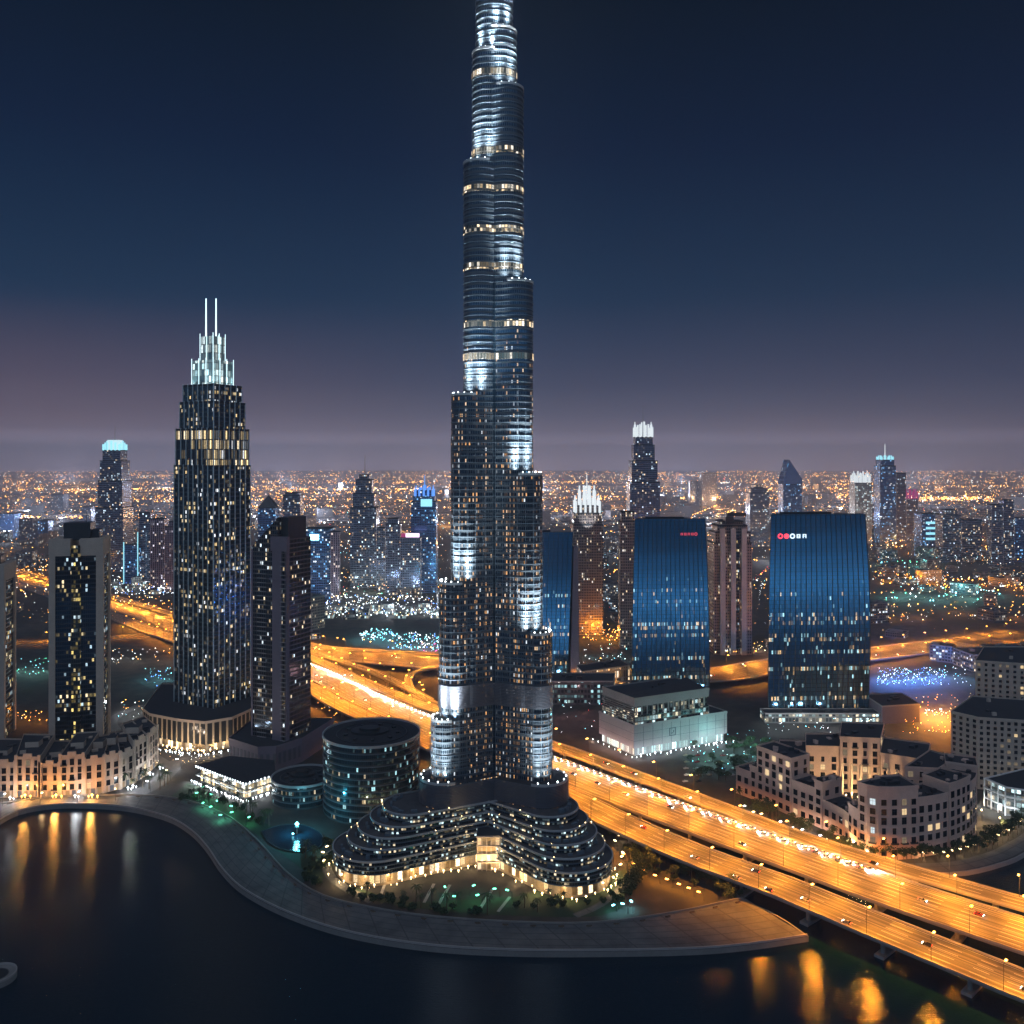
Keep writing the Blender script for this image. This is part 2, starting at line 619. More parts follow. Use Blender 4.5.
# ================================================================== ground, water, promenade
shore_px = [(0, 822), (20, 812), (60, 806), (120, 808), (165, 818), (190, 832), (207, 850), (222, 872), (245, 893), (290, 916),
            (350, 935), (430, 948), (520, 953), (620, 953), (700, 951), (755, 946), (808, 938)]
inner_px = [(0, 806), (25, 802), (60, 798), (140, 797), (185, 802), (225, 817), (255, 841), (285, 874), (320, 897),
            (370, 910), (430, 919), (520, 925), (600, 925), (680, 914), (745, 900)]
shore = smooth_line(gpl(shore_px), 8)
canal_l = gpl([(790, 925), (768, 912), (745, 902), (715, 882)]) + [(108, 556)]
canal_r = [(122, 572)] + gpl([(755, 850), (800, 862), (830, 868), (870, 871), (900, 873), (930, 874), (967, 872), (1000, 864), (1024, 854)]) + [(372, 600), (480, 720), (900, 980)]
land = [(-26000, 1800), (-2600, 900), (-900, 650), (-520, 625)] + shore + canal_l + canal_r + [(3000, 1250), (26000, 3500), (26000, 8000)] + [(26000*math.cos(R(a)), 26000*math.sin(R(a))) for a in range(20, 161, 4)] + [(-26000, 8000)]
m = MB()
m.poly(land, 0.0, 0)
backland = [(26000*math.cos(R(a)), 26000*math.sin(R(a))) for a in range(184, 357, 4)] + [(26000, -900), (2500, -420), (600, -330), (-300, -300), (-1500, -520), (-26000, -900)]
m.poly(backland, 0.0, 0)
struct(m.build('ground', MT['ground']))
m = MB()
m.face([(-26000, -3000, -2.0), (26000, -3000, -2.0), (26000, 3600, -2.0), (-26000, 3600, -2.0)])
struct(m.build('lake_water', MT['water']))

# promenade between the inner edge and the shore
inner = smooth_line(gpl(inner_px), 8)
def resample(line, n):
    L = [0]
    for a, b in zip(line, line[1:]):
        L.append(L[-1] + math.hypot(b[0]-a[0], b[1]-a[1]))
    out = []
    k = 0
    for i in range(n):
        s = L[-1]*i/(n-1)
        while k < len(L)-2 and L[k+1] < s:
            k += 1
        t = (s-L[k])/((L[k+1]-L[k]) or 1)
        a, b = line[k], line[k+1]
        out.append((a[0]+(b[0]-a[0])*t, a[1]+(b[1]-a[1])*t))
    return out
nP = 110
A, B = resample(inner, nP), resample(shore, nP)
m = MB()
ZP = .8
u = 0
for i in range(nP-1):
    du = math.hypot(B[i+1][0]-B[i][0], B[i+1][1]-B[i][1])
    w0 = math.hypot(A[i][0]-B[i][0], A[i][1]-B[i][1]); w1 = math.hypot(A[i+1][0]-B[i+1][0], A[i+1][1]-B[i+1][1])
    m.face([(B[i][0], B[i][1], ZP), (B[i+1][0], B[i+1][1], ZP), (A[i+1][0], A[i+1][1], ZP+.15), (A[i][0], A[i][1], ZP+.15)],
           [(u, 0), (u+du, 0), (u+du, w1), (u, w0)], 0)
    m.side(B[i], B[i+1], -3.0, ZP, u, u+du, 1)
    m.side(A[i+1], A[i], -.2, ZP+.15, u, u+du, 1)
    u += du
pm = struct(m.build('promenade', [MT['promenade'], MT['concrete']]))
# low parapet along the water and along the garden
def wall_line(name, line, h, th, z, mat, label, cat):
    mm = MB()
    o1 = off_line(line, th/2); o2 = off_line(line, -th/2)
    for i in range(len(line)-1):
        mm.side(o1[i], o1[i+1], z, z+h, 0, 5)
        mm.side(o2[i+1], o2[i], z, z+h, 0, 5)
        mm.face([(o1[i][0], o1[i][1], z+h), (o1[i+1][0], o1[i+1][1], z+h), (o2[i+1][0], o2[i+1][1], z+h), (o2[i][0], o2[i][1], z+h)])
    for k in (0, -1):
        a, b = o1[k], o2[k]
        mm.side(a, b, z, z+h, 0, th); mm.side(b, a, z, z+h, 0, th)
    return tag(mm.build(name, mat), label, cat)
wall_line('parapet_wall', off_line(B, -.8), 1.0, .6, ZP, MT['pale_concrete'], 'low stone parapet along the water side of the curved promenade', 'parapet')
wall_line('garden_wall', off_line(A, -.9), .9, .7, ZP, MT['concrete'], 'low stone wall between the curved promenade and the garden', 'wall')
rb = smooth_line(canal_r[1:-1], 8)
wall_line('quay_wall', rb, 3.4, .9, -2.6, MT['pale_concrete'], 'curved quay wall below the rose coloured courtyard block', 'wall')
wall_line('bank_wall', smooth_line([gp(808, 938)] + canal_l[:-1], 6), 3.2, .9, -2.4, MT['concrete'], 'stone bank wall at the tip of the promenade under the bridges', 'wall')
# curved paved street beside the quay
q = smooth_line(canal_r[2:-1], 8)
def ribbon(name, line, width, z, mat, side=0.0):
    mm = MB()
    l, r = off_line(line, side + width/2), off_line(line, side - width/2)
    uu = 0
    for i in range(len(line)-1):
        du = math.hypot(line[i+1][0]-line[i][0], line[i+1][1]-line[i][1])
        mm.face([(l[i][0], l[i][1], z), (l[i+1][0], l[i+1][1], z), (r[i+1][0], r[i+1][1], z), (r[i][0], r[i][1], z)],
                [(uu, 0), (uu+du, 0), (uu+du, width), (uu, width)])
        uu += du
    return struct(mm.build(name, mat))
ribbon('quay_street', off_line(q, -8), 12, .10, MT['promenade'])
# round platform in the lake
px_, py_ = gp(-4, 976)
t = thing('round_platform', 'round stone platform with a raised rim standing in the dark lake', 'platform', (px_, py_, -2))
m = MB(); m.prism(circ(px_, py_, 9, 40), -4, .6); m.build('base', MT['concrete'], t)
m = MB(); c_ = circ(px_, py_, 8.6, 40); m.ring(c_, .6, 1.6, .45, 0); m.walls(c_[::-1], .6, 1.6); m.build('rim', MT['pale_concrete'], t)
m = MB(); m.prism(circ(px_, py_, 5.4, 24), .6, .75); m.prism(circ(px_, py_, 1.6, 16), .75, 2.2); m.build('basin', MT['darkmetal'], t)

# ================================================================== elevated roads
def zroad(p):
    D = math.hypot(p[0], p[1])
    return 9.0 if D < 1150 else max(1.4, 9.0 - (D-1150)*.03)
ROADS = []
def road(name, pts, width, label, piers=True, lanes=4, zoff=0.0, step=10, pier_to=1500):
    line = smooth_line(pts, step)
    ROADS.append((line, width))
    z = [zroad(p) + zoff for p in line]
    x0, y0 = line[len(line)//2]
    t = thing(name, label, 'road', (x0, y0, 0))
    l, r = off_line(line, width/2), off_line(line, -width/2)       # off_line(+): right-hand side
    l2, r2 = off_line(line, width/2-.5), off_line(line, -width/2+.5)
    lb, rb_ = off_line(line, width*.3), off_line(line, -width*.3)
    d, g, p_, mk = MB(), MB(), MB(), MB()
    u = 0
    def P(a, i, dz): return (a[i][0], a[i][1], z[i]+dz)
    for i in range(len(line)-1):
        j = i+1
        du = math.hypot(line[j][0]-line[i][0], line[j][1]-line[i][1])
        d.face([P(l2, i, 0), P(l2, j, 0), P(r2, j, 0), P(r2, i, 0)], [(u, 0), (u+du, 0), (u+du, width), (u, width)])
        # girder: slab edge, underside
        if z[i] > 2.0:
            for (a, b, za, zb) in ((l, l, .0, -1.0), (l, lb, -1.0, -2.4), (lb, rb_, -2.4, -2.4), (rb_, r, -2.4, -1.0), (r, r, -1.0, 0.0)):
                g.face([P(a, i, za), P(b, i, zb), P(b, j, zb), P(a, j, za)])
        for (o, q_) in ((l, l2), (r2, r)):
            p_.face([P(o, i, 0), P(o, j, 0), P(o, j, 1.0), P(o, i, 1.0)])
            p_.face([P(q_, j, 0), P(q_, i, 0), P(q_, i, 1.0), P(q_, j, 1.0)])
            p_.face([P(o, i, 1.0), P(o, j, 1.0), P(q_, j, 1.0), P(q_, i, 1.0)])
        for k in range(lanes+1):
            w = -width/2 + 1.6 + (width-3.2)*k/lanes
            if 0 < k < lanes and i % 2:
                continue
            a, b = off_line(line[max(0, i-1):j+2], w+.12), off_line(line[max(0, i-1):j+2], w-.12)
            s_ = 1 if i > 0 else 0
            mk.face([(a[s_][0], a[s_][1], z[i]+.03), (a[s_+1][0], a[s_+1][1], z[j]+.03), (b[s_+1][0], b[s_+1][1], z[j]+.03), (b[s_][0], b[s_][1], z[i]+.03)])
        u += du
    d.build('deck', MT['road'], t)
    if g.f:
        g.build('girder', MT['concrete'], t)
    p_.build('barrier', MT['pale_concrete'], t)
    mk.build('lane_marking', MT['whitepaint'], t)
    if piers:
        for (x, y, h) in along(line, 42, 17):
            zz = zroad((x, y)) + zoff
            if zz < 4 or math.hypot(x, y) > pier_to:
                continue
            pm_ = MB()
            c = math.cos(h); s = math.sin(h)
            for sgn in ((-1, 1) if width > 22 else (0,)):
                ox, oy = -s*sgn*width*.2, c*sgn*width*.2
                pm_.tube((x+ox, y+oy, -3.5), (x+ox, y+oy, zz-2.3), 1.15, 1.15, 10)
            pm_.box(x, y, zz-3.6, 2.2, width*.62, 1.25, h)
            pm_.box(x, y, -3.5, 5.0, width*.62+3, 2.9, h)
            pm_.build('pier', MT['pale_concrete'], t)
    return t, line
B_pts = [(-4000, 4800), (-2000, 2830), (-1159, 1992), (-699, 1530), (-515, 1337), (-234, 1015), (-150, 898), (-70, 800), (15, 713), (92, 625), (135, 578),
         (172, 538), (216, 491), (262, 447), (320, 395), (450, 290), (640, 150)]
C_pts = [(-1900, 2790), (-1135, 2016), (-672, 1556), (-490, 1362), (-251, 1085), (-165, 965), (-72, 853), (34, 747), (98, 671), (143, 615), (181, 568), (214, 534),
         (254, 499), (290, 470), (360, 425), (480, 345), (680, 215)]
D_pts = [(-2060, 2790), (-1184, 1966), (-726, 1506), (-543, 1308), (-330, 1072), (-228, 958), (-146, 846), (-66, 752), (-12, 691), (38, 636), (70, 592), (110, 543),
         (153, 500), (178, 471), (216, 428), (260, 383), (400, 262), (580, 120)]
hwB, lineB = road('highway', B_pts, 38, 'widest middle carriageway of the elevated highway carrying a dense line of white headlights', lanes=8)
hwC, lineC = road('highway', C_pts, 16, 'narrow elevated carriageway along the far side of the highway next to the courtyard block', lanes=3, zoff=.6)
hwD, lineD = road('highway', D_pts, 27, 'elevated bridge carriageway nearest the lake with piers standing in the water', lanes=5, zoff=-.3)
E_pts = [(-430, 1300), (-264, 1146), (-204, 1110), (-137, 1082), (-89, 1062), (60, 1015), (150, 1003), (228, 1006), (301, 1045), (385, 1090), (468, 1131), (598, 1201), (740, 1273), (1300, 1560), (2200, 1900)]
hwE, lineE = road('highway', E_pts, 58, 'wide orange lit highway crossing behind the blue glass towers', lanes=10, zoff=-2.5, pier_to=1200)
E1_pts = [(-1500, 1120), (-900, 1172), (-692, 1208), (-628, 1222), (-571, 1246), (-500, 1290), (-450, 1360)]
hwE1, lineE1 = road('road', E1_pts, 26, 'orange lit road at the far left crossing open sand below the highway', lanes=4, zoff=-2.5)
F_pts = [(-30, 1050), (-92, 1034), (-114, 1002), (-112, 955), (-98, 910), (-66, 864)]
hwF, lineF = road('slip_road', F_pts, 9, 'curved slip road looping from the crossing highway down beside the tall tower', lanes=1, zoff=-.4, step=7)
G_pts = [(-290, 1152), (-221, 1080), (-160, 1012), (-118, 950), (-84, 892)]
hwG, lineG = road('slip_road', G_pts, 10, 'straight slip road descending between the two highways at the interchange', lanes=2, zoff=-.2, step=8)
H_pts = [(-330, 1225), (-230, 1150), (-120, 1118), (-20, 1112), (80, 1075)]
hwH, lineH = road('slip_road', H_pts, 12, 'far slip road edging the interchange behind the tall tower', lanes=2, zoff=-1.8, step=10)

# street lamps: pole, arm, head and the lamp's own light
def lamp_proto(kind, h, power, col, gm, reach=3.2, two=False, z=0.0):
    m = MB()
    m.tube((0, 0, 0), (0, 0, h), .16, .10, 6)
    me = []
    for sgn in ((1, -1) if two else (1,)):
        m.tube((0, 0, h-.2), (0, sgn*reach, h+.5), .08, .07, 5)
    hd = MB()
    for sgn in ((1, -1) if two else (1,)):
        hd.box(0, sgn*reach, h+.28, .9, 1.9, .34)
    return m, hd
LAMPN = [0]
_lamp_cache = {}
def lamp(x, y, z, rot, kind, power, label, group, h=13.0, lit=True):
    col, gm = {'orange': (SODIUM, G['orange']), 'white': (WHITE, G['white']), 'warm': (WARM, G['warm']), 'green': (GREEN, G['green']), 'cyan': (CYAN, G['cyan'])}[kind]
    t = thing('street_lamp', label, 'street lamp', (x, y, z), group)
    t.rotation_euler = (0, 0, rot)
    key = (kind, h)
    if key not in _lamp_cache:
        WLsave = WL[t.name]; WL[t.name] = Vector((0, 0, 0))
        a, b = lamp_proto(kind, h, power, col, gm)
        pa = a.build('pole', MT['darkmetal'], t); pb = b.build('lamp_head', gm, t)
        WL[t.name] = WLsave
        _lamp_cache[key] = (pa, pb)
    else:
        for q_ in _lamp_cache[key]:
            dup(q_, parent=t, deep=False)
    if lit:
        d = bpy.data.lights.get('lamp_' + kind + str(int(power)))
        if d is None:
            d = bpy.data.lights.new('lamp_' + kind + str(int(power)), 'SPOT')
            d.energy = power; d.color = col; d.spot_size = R(160); d.spot_blend = .45; d.shadow_soft_size = .4
        o = bpy.data.objects.new('lamp_light', d)
        COL.objects.link(o)
        o.location = (0, 3.2, h + .1)
        o.rotation_euler = (0, 0, 0)
        o.visible_camera = False
        o.parent = t
    return t
def lamps_on(line, width, spacing, start, side, power, label, group, zoff=0.0, dmax=1500, dmin=0, kind='orange', h=13.0):
    for (x, y, hd) in along(line, spacing, start):
        D = math.hypot(x, y)
        if D > dmax or D < dmin or y < 200 or abs(x) > y*.75 + 60:
            continue
        nx, ny = -math.sin(hd), math.cos(hd)
        ox, oy = nx*side*(width/2-.7), ny*side*(width/2-.7)
        lamp(x+ox, y+oy, zroad((x, y))+zoff, hd + (math.pi if side > 0 else 0.0), kind, power, label, group, h)
PW = 72000
lamps_on(lineB, 38, 34, 5, 1, PW, 'tall orange street lamp on the far edge of the widest highway carriageway', 'lamps on the far edge of the widest carriageway')
lamps_on(lineB, 38, 34, 22, -1, PW, 'tall orange street lamp on the near edge of the widest highway carriageway', 'lamps on the near edge of the widest carriageway')
lamps_on(lineC, 16, 36, 9, 1, PW*.75, 'tall orange street lamp along the narrow far carriageway', 'lamps along the narrow far carriageway', .6)
lamps_on(lineD, 27, 32, 14, -1, PW*1.05, 'tall orange street lamp on the lake side of the nearest bridge', 'lamps on the nearest bridge', -.3)
lamps_on(lineE, 58, 44, 3, 1, PW*1.6, 'orange street lamp on the far side of the crossing highway', 'lamps on the far side of the crossing highway', -2.5)
lamps_on(lineE, 58, 44, 25, -1, PW*1.6, 'orange street lamp on the near side of the crossing highway', 'lamps on the near side of the crossing highway', -2.5)
lamps_on(lineE1, 26, 50, 10, 1, PW*1.2, 'orange street lamp beside the road across the open sand', 'lamps on the far left road', -2.5)
lamps_on(lineF, 9, 34, 6, 1, PW*.6, 'orange street lamp on the looping slip road', 'lamps on the looping slip road', -.4)
lamps_on(lineG, 10, 34, 6, -1, PW*.6, 'orange street lamp on the straight slip road', 'lamps on the straight slip road', -.2)
lamps_on(lineH, 12, 40, 6, 1, PW*.6, 'orange street lamp on the far slip road', 'lamps on the far slip road', -1.8)
lamps_on(lineB, 38, 60, 22, 1, PW*4.2, 'orange street lamp on the distant stretch of the highway', 'lamps on the distant highway', 0, 2600, 1500)

# cars
def paint(name, c):
    m, t, b = newmat(name)
    setin(t, b, 'Base Color', c); setin(t, b, 'Roughness', .25); setin(t, b, 'Metallic', .2)
    b.inputs['Coat Weight'].default_value = .5
    return m
PAINTS = [paint('white_car_paint', (.75, .75, .75)), paint('silver_car_paint', (.45, .46, .48)), paint('black_car_paint', (.02, .02, .022)),
          paint('red_car_paint', (.4, .03, .03)), paint('blue_car_paint', (.03, .06, .2)), paint('sand_car_paint', (.5, .42, .3))]
MT['carglass'] = solid('car_glass', (.01, .012, .015), .06, .3, var=.05)
MT['tyre'] = solid('tyre_rubber', (.015, .015, .015), .85, var=.1)
HEADL = glow('car_headlamp', (1, .97, .9), 30)
TAILL = glow('car_tail_lamp', (1, .03, .02), 8)
def car_meshes():
    b = MB()
    prof = [(-2.2, .35), (2.2, .35), (2.25, .75), (1.0, .95), (-1.9, 1.0), (-2.25, .8)]
    cab = [(1.0, .95), (.25, 1.45), (-1.2, 1.47), (-1.9, 1.0)]
    def ext(mb, P, w0, w1, mat):
        n = len(P)
        for i in range(n):
            a, c = P[i], P[(i+1) % n]
            mb.face([(a[0], -w0, a[1]), (c[0], -w0, c[1]), (c[0], w0, c[1]), (a[0], w0, a[1])][::-1], None, mat)
        mb.face([(p[0], -w0, p[1]) for p in P], None, mat)
        mb.face([(p[0], w0, p[1]) for p in P][::-1], None, mat)
    ext(b, prof, .9, .9, 0)
    b.box(-.5, 0, 1.46, 1.4, 1.3, .03, 0, 0)
    c = MB(); ext(c, cab, .78, .7, 0)
    w = MB(); w.tube((0, -.1, 0), (0, .1, 0), .33, .33, 10)
    hl = MB(); hl.box(0, 0, 0, .18, .5, .24)
    return b, c, w, hl
class _Z: pass
bM, cM, wM, hM = car_meshes()
carcache = {}
def car(x, y, z, hd, pi, label, group, full=True, spotl=0.0, lights=True):
    t = thing('car', label, 'car', (x, y, z), group)
    t.rotation_euler = (0, 0, hd)
    sv = WL[t.name]; WL[t.name] = Vector((0, 0, 0))
    def get(key, fn, **kw):
        if key in carcache:
            o = dup(carcache[key], parent=t, deep=False)
        else:
            o = fn(); carcache[key] = o
        return o
    get('body%d' % pi, lambda: bM.build('body', PAINTS[pi], t))
    if full:
        get('cabin', lambda: cM.build('cabin_glass', MT['carglass'], t))
        for a, c in ((1.4, .82), (1.4, -.82), (-1.4, .82), (-1.4, -.82)):
            o = get('wheel', lambda: wM.build('wheel', MT['tyre'], t)); o.location = (a, c, .33)
    for c in ((.62, -.62) if lights else ()):
        o = get('head', lambda: hM.build('headlight', HEADL, t)); o.location = (2.26, c, .58)
        o = get('tail', lambda: hM.build('tail_light', TAILL, t)); o.location = (-2.27, c, .68)
    WL[t.name] = sv
    if spotl:
        d = bpy.data.lights.get('headlamp_beam')
        if d is None:
            d = bpy.data.lights.new('headlamp_beam', 'SPOT')
            d.energy = spotl; d.color = (1, .95, .9); d.spot_size = R(110); d.spot_blend = .8; d.shadow_soft_size = .15
        o = bpy.data.objects.new('headlight_beam', d)
        COL.objects.link(o)
        o.location = (2.45, 0, .75)
        o.rotation_euler = Vector((1, 0, -.42)).to_track_quat('-Z', 'Y').to_euler()
        o.visible_camera = False
        o.parent = t
    return t
rc = random.Random(5)
for lane, st in ((14.4, 0.0), (16.9, 3.6)):
    pts = along(off_line(lineB, -lane), 7.2, st)     # far side of the carriageway
    for k, (x, y, hd) in enumerate(pts):
        D = math.hypot(x, y)
        if D > 1130 or y < 518:
            continue
        near = D < 720
        pi = 0 if rc.random() < .6 else 1
        car(x, y, zroad((x, y)), hd, pi, 'pale car with bright headlights in the dense white line of highway traffic', 'pale cars in the white line of traffic', near, 22000 if k % 2 == 0 else 0)
for line, lanes_, zo, n, flip, lb, gr in ((lineB, (-13, -9, -4, 1, 6), 0, 26, False, 'car spread out on the orange lit middle carriageway', 'cars on the middle carriageway'),
                                    (lineD, (-9, -4, 1, 6), -.3, 20, True, 'car showing red tail lights on the bridge nearest the lake', 'cars on the bridge nearest the lake'),
                                    (lineC, (-4, 1), .6, 12, False, 'car on the narrow far carriageway of the highway', 'cars on the narrow far carriageway'),
                                    (lineE, (-20, -12, -5, 8, 15, 22), -2.5, 26, True, 'small car on the wide highway behind the blue towers', 'cars on the crossing highway')):
    used = []
    for k in range(n):
        w = rc.choice(lanes_)
        P_ = along(off_line(line, -w), 17, rc.random()*10)
        P_ = [p for p in P_ if p[1] > 350 and abs(p[0]) < p[1]*.62 and math.hypot(p[0], p[1]) < 1300]
        x, y, hd = rc.choice(P_)
        if any(math.hypot(x-a, y-b) < 7 for a, b in used):
            continue
        used.append((x, y))
        car(x, y, zroad((x, y))+zo, hd + (math.pi if flip else 0), rc.randrange(6), lb, gr, math.hypot(x, y) < 720)
# ================================================================== the supertall tower
F_BL = facade('tower_glass', floor=3.6, bay=1.2, frame=(.075, .09, .105), glass=(.035, .12, .20), gmetal=.9, grough=.10, lit=.30, warm=(1, .50, .17), cool=(.85, .93, 1),
              cool_p=.25, strength=1.0, mw=.36, mh=.42, rows=.03, clump=.85, vfade=(215, 345), colbright=3.0, fmetal=.05, frough=.4)
F_BAND = facade('lit_band', floor=5.0, bay=1.9, frame=(.10, .09, .08), glass=(.2, .17, .13), lit=.62, warm=(1, .72, .40), cool=(1, .9, .75), cool_p=.4, strength=1.5,
                mw=.2, mh=.12, rows=0, clump=.6, seed=4)
F_POD = facade('podium_glass', floor=2.4, bay=1.5, frame=(.05, .055, .06), glass=(.05, .08, .10), gmetal=.8, grough=.12, lit=.30, warm=(1, .78, .45), cool=(.7, .95, 1),
               cool_p=.55, strength=1.2, mw=.14, mh=.25, rows=.22, clump=.75, seed=9)
F_ARC = facade('arcade_glass', floor=6.5, bay=3.4, frame=(.34, .27, .19), glass=(.25, .18, .10), gmetal=.2, grough=.3, lit=.8, warm=(1, .70, .34), cool=(1, .86, .6),
               cool_p=.3, strength=2.6, mw=.22, mh=.25, rows=0, clump=.2, seed=2)
TX, TY = -11.5, 580.0
tw = thing('skyscraper', 'immensely tall stepped glass tower with floodlit setbacks rising out of the picture', 'skyscraper', (TX, TY, 0))
ANG = {'l': R(208), 'r': R(-28), 'b': R(90)}
def c_of(ext, w, ang):
    return (ext - w)/abs(math.cos(ang))
LOB = {'l': [(47.5, 16, 49), (40.5, 9.5, 86), (35.5, 10.5, 172.5), (28.0, 11.3, 293), (20.2, 11.8, 444), (14.6, 11.0, 517), (12.4, 10.2, 605)],
       'r': [(37.2, 9.5, 140.5), (31.0, 10.5, 242), (25.2, 11.3, 366), (19.0, 11.8, 493), (14.6, 11.0, 531), (12.0, 10.0, 590)]}
LOB['r'].insert(0, (47.0, 16, 48))
FLOOD = 1.6
FLOODS = []
def lobe(ang, c, w, z0, z1, idx):
    P = capsule(TX, TY, ang, c, w, 16)
    m = MB()
    n = len(P)
    m.walls(P, z0, z1, 0, closed=False)
    m.poly(P, z1, 1)
    # parapet
    m.ring(P[1:-1], z1-.4, z1+1.2, .35, 2, closed=False)
    m.build('glass_lobe', [F_BL, MT['roof'], MT['steel']], tw)
    f = MB()
    Q = P
    step = 4.3
    z = z0 + step
    while z < z1 - 1:
        f.ring(Q, z, z+(.42 if z > 240 else .34), .34, 1, closed=False)
        z += step
    # upright fins
    for i, (x, y, h) in enumerate(along(P, 5.2, 2.0)):
        f.box(x + math.sin(h)*.15, y - math.cos(h)*.15, z0, .2, .4, min(z1, 300 - 17*(i % 4))-z0-.5, h, 1)
    f.build('facade_fins', [MT['steel'], MT['dimsteel']], tw)
    # plant floors: grey louvre bands and lit bands high up
    lv = MB()
    for a, b in ((94, 108), (34.5, 47.5)):
        if z1 > b:
            k = a
            while k < b:
                lv.ring(P, k, k+.72, .62, 0, closed=False)
                k += .95
    if lv.f:
        lv.build('louvre_band', MT['louvre'], tw)
    for zb in (316, 337, 374, 398, 424, 449, 500):
        if z1 > zb + 6:
            lb = MB()
            lb.ring(P, zb, zb+4.2, .4, 0, closed=False)
            lb.build('lit_floor_band', F_BAND, tw)
for key in ('l', 'r', 'b'):
    ang = ANG[key]
    L = LOB[key] if key != 'b' else [(40, 9.5, 110), (34, 10.5, 205), (27, 11.3, 335), (20, 11.8, 470), (14, 11, 540), (12, 10, 600)]
    cs = []
    for i, (ext, w, z1) in enumerate(L):
        c = c_of(ext, w, ang) if key != 'b' else ext - w
        cs.append((c, w, z1))
        lobe(ang, max(c, .5), w, 0, z1, i)
    # floodlights and lamps on each terrace
    d = (math.cos(ang), math.sin(ang)); p = (-d[1], d[0])
    for i in range(len(cs)-1):
        c, w, z1 = cs[i]
        c2, w2, z2 = cs[i+1]
        gap = (c + w) - (c2 + w2)
        if key == 'b':
            continue
        for k in range(7):
            a = R(-75 + 25*k)
            lx = TX + d[0]*c + (math.cos(a)*d[0] + math.sin(a)*p[0])*(w-.9)
            ly = TY + d[1]*c + (math.cos(a)*d[1] + math.sin(a)*p[1])*(w-.9)
            fx = MB(); fx.box(lx, ly, z1, .8, .8, .9, ang); fx.build('floodlight', MT['darkmetal'], tw)
            bulbs(tw, 'terrace_lamp', G['white'], [(lx, ly, z1+1.6, .7+.5*random.random())], .5)
        for a in (-68, -24) if key == 'r' else (68, 24):
            a = R(a)
            rr = max(w2 + 3.2, w - 1.2) if gap > 3.5 else w2 + 1.5
            cc = c2 + (gap*.25)
            lx = TX + d[0]*cc + (math.cos(a)*d[0] + math.sin(a)*p[0])*rr
            ly = TY + d[1]*cc + (math.cos(a)*d[1] + math.sin(a)*p[1])*rr
            tx_ = TX + d[0]*c2 + (math.cos(a)*d[0] + math.sin(a)*p[0])*(w2-.5)
            ty_ = TY + d[1]*c2 + (math.cos(a)*d[1] + math.sin(a)*p[1])*(w2-.5)
            for hh, pw, cone in ((10, 13000, 95), (24, 120000, 55), (42, 420000, 34)):
                spot((lx, ly, z1+2.0), (tx_, ty_, z1+hh), pw*FLOOD*(.75 if z1 > 345 else .6 if z1 < 60 else 1.25), (.86, .96, 1.0), cone, 1.0, .5, tw, 'floodlight_beam')
m = MB()
m.prism([(TX + 10.5*math.cos(R(30+60*i)), TY + 10.5*math.sin(R(30+60*i))) for i in range(6)], 0, 640, 0, 1)
m.tube((TX, TY, 640), (TX, TY, 690), 5, 3.2, 16, 2)
m.tube((TX, TY, 690), (TX, TY, 716), 1.6, .4, 10, 2)
m.build('core', [F_BL, MT['roof'], MT['steel']], tw)

# stepped podium at its foot
pod = [(R(207), 81, 26, 14.5), (R(206.5), 74, 24, 19.2), (R(206), 68.5, 22.5, 24), (R(205.5), 62.5, 20.5, 28.8), (R(205), 57, 18, 34),
       (R(-48), 68, 26, 14.5), (R(-46), 62.5, 24, 19.2), (R(-44), 57, 22, 24), (R(-41), 50.5, 20, 28.8), (R(-38), 44, 18, 34),
       (R(90), 60, 24, 22)]
for i, (ang, c, w, z1) in enumerate(pod):
    P = capsule(TX, TY, ang, c, w, 26)
    m = MB()
    zb = 7.0 if z1 < 16 else 0
    m.walls(P, zb, z1, 0, closed=False)
    if zb:
        m.walls(offset(P, -1.2, False), 0, zb, 2, closed=False)
        m.poly(P, zb, 1, flip=True)
    m.poly(P, z1, 1)
    for k in range(9):
        a_ = ang + R(-75 + 19*k)
        bx_ = (TX + math.cos(ang)*c + math.cos(a_)*(w-5.0), TY + math.sin(ang)*c + math.sin(a_)*(w-5.0))
        if random.random() < .75: m.box(bx_[0], bx_[1], z1, 1.5+random.random()*4.5, 1.2+random.random()*1.5, .6+random.random()*2.0, a_ + 1.57, 3)
    m.build('podium_tier', [F_POD, MT['terrace'], F_ARC, MT['dimsteel']], tw)
    f = MB()
    z = (zb if zb else 2.0)
    while z < z1 + .2:
        f.ring(P, z, z+.36, .5, 1 if int(z*10) % 3 else 0, closed=False)
        z += 2.4
    f.ring(P, z1-.2, z1+.8, .8, 0, closed=False)
    f.build('terrace_edge', [MT['steel'], MT['dimsteel']], tw)
    bulbs(tw, 'podium_lamp', G['warm'], [(x, y, z1+1.1, .5+.6*random.random()) for (x, y, h) in along(offset(P, .5, False), 6.5, 3) if y < TY and random.random() < .2], .3)
    if z1 < 16:       # warm lamps round the arcade
        L_ = []
        for k, (x, y, h) in enumerate(along(offset(P, 3.0, False), 4.2, 3)):
            if y < TY + 5 and random.random() < .8:
                x += random.gauss(0, .8); y += random.gauss(0, .8)
                L_.append((x, y, 1.0 + 2.6*random.random(), .45+.7*random.random()))
                if k % 4 == 0:
                    point((x, y, 4.2), 3000, WARM, .5, tw)
        bulbs(tw, 'arcade_lamp', G['warm'], L_, .6)
# dark strip added to draw the shaded crease between the two front wings
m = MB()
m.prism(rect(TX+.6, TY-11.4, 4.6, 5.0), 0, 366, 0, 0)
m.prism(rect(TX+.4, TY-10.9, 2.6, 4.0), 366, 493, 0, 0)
m.build('crease_shade_strip', solid('crease_shade', (.012, .028, .045), .12, .5, var=.1), tw)
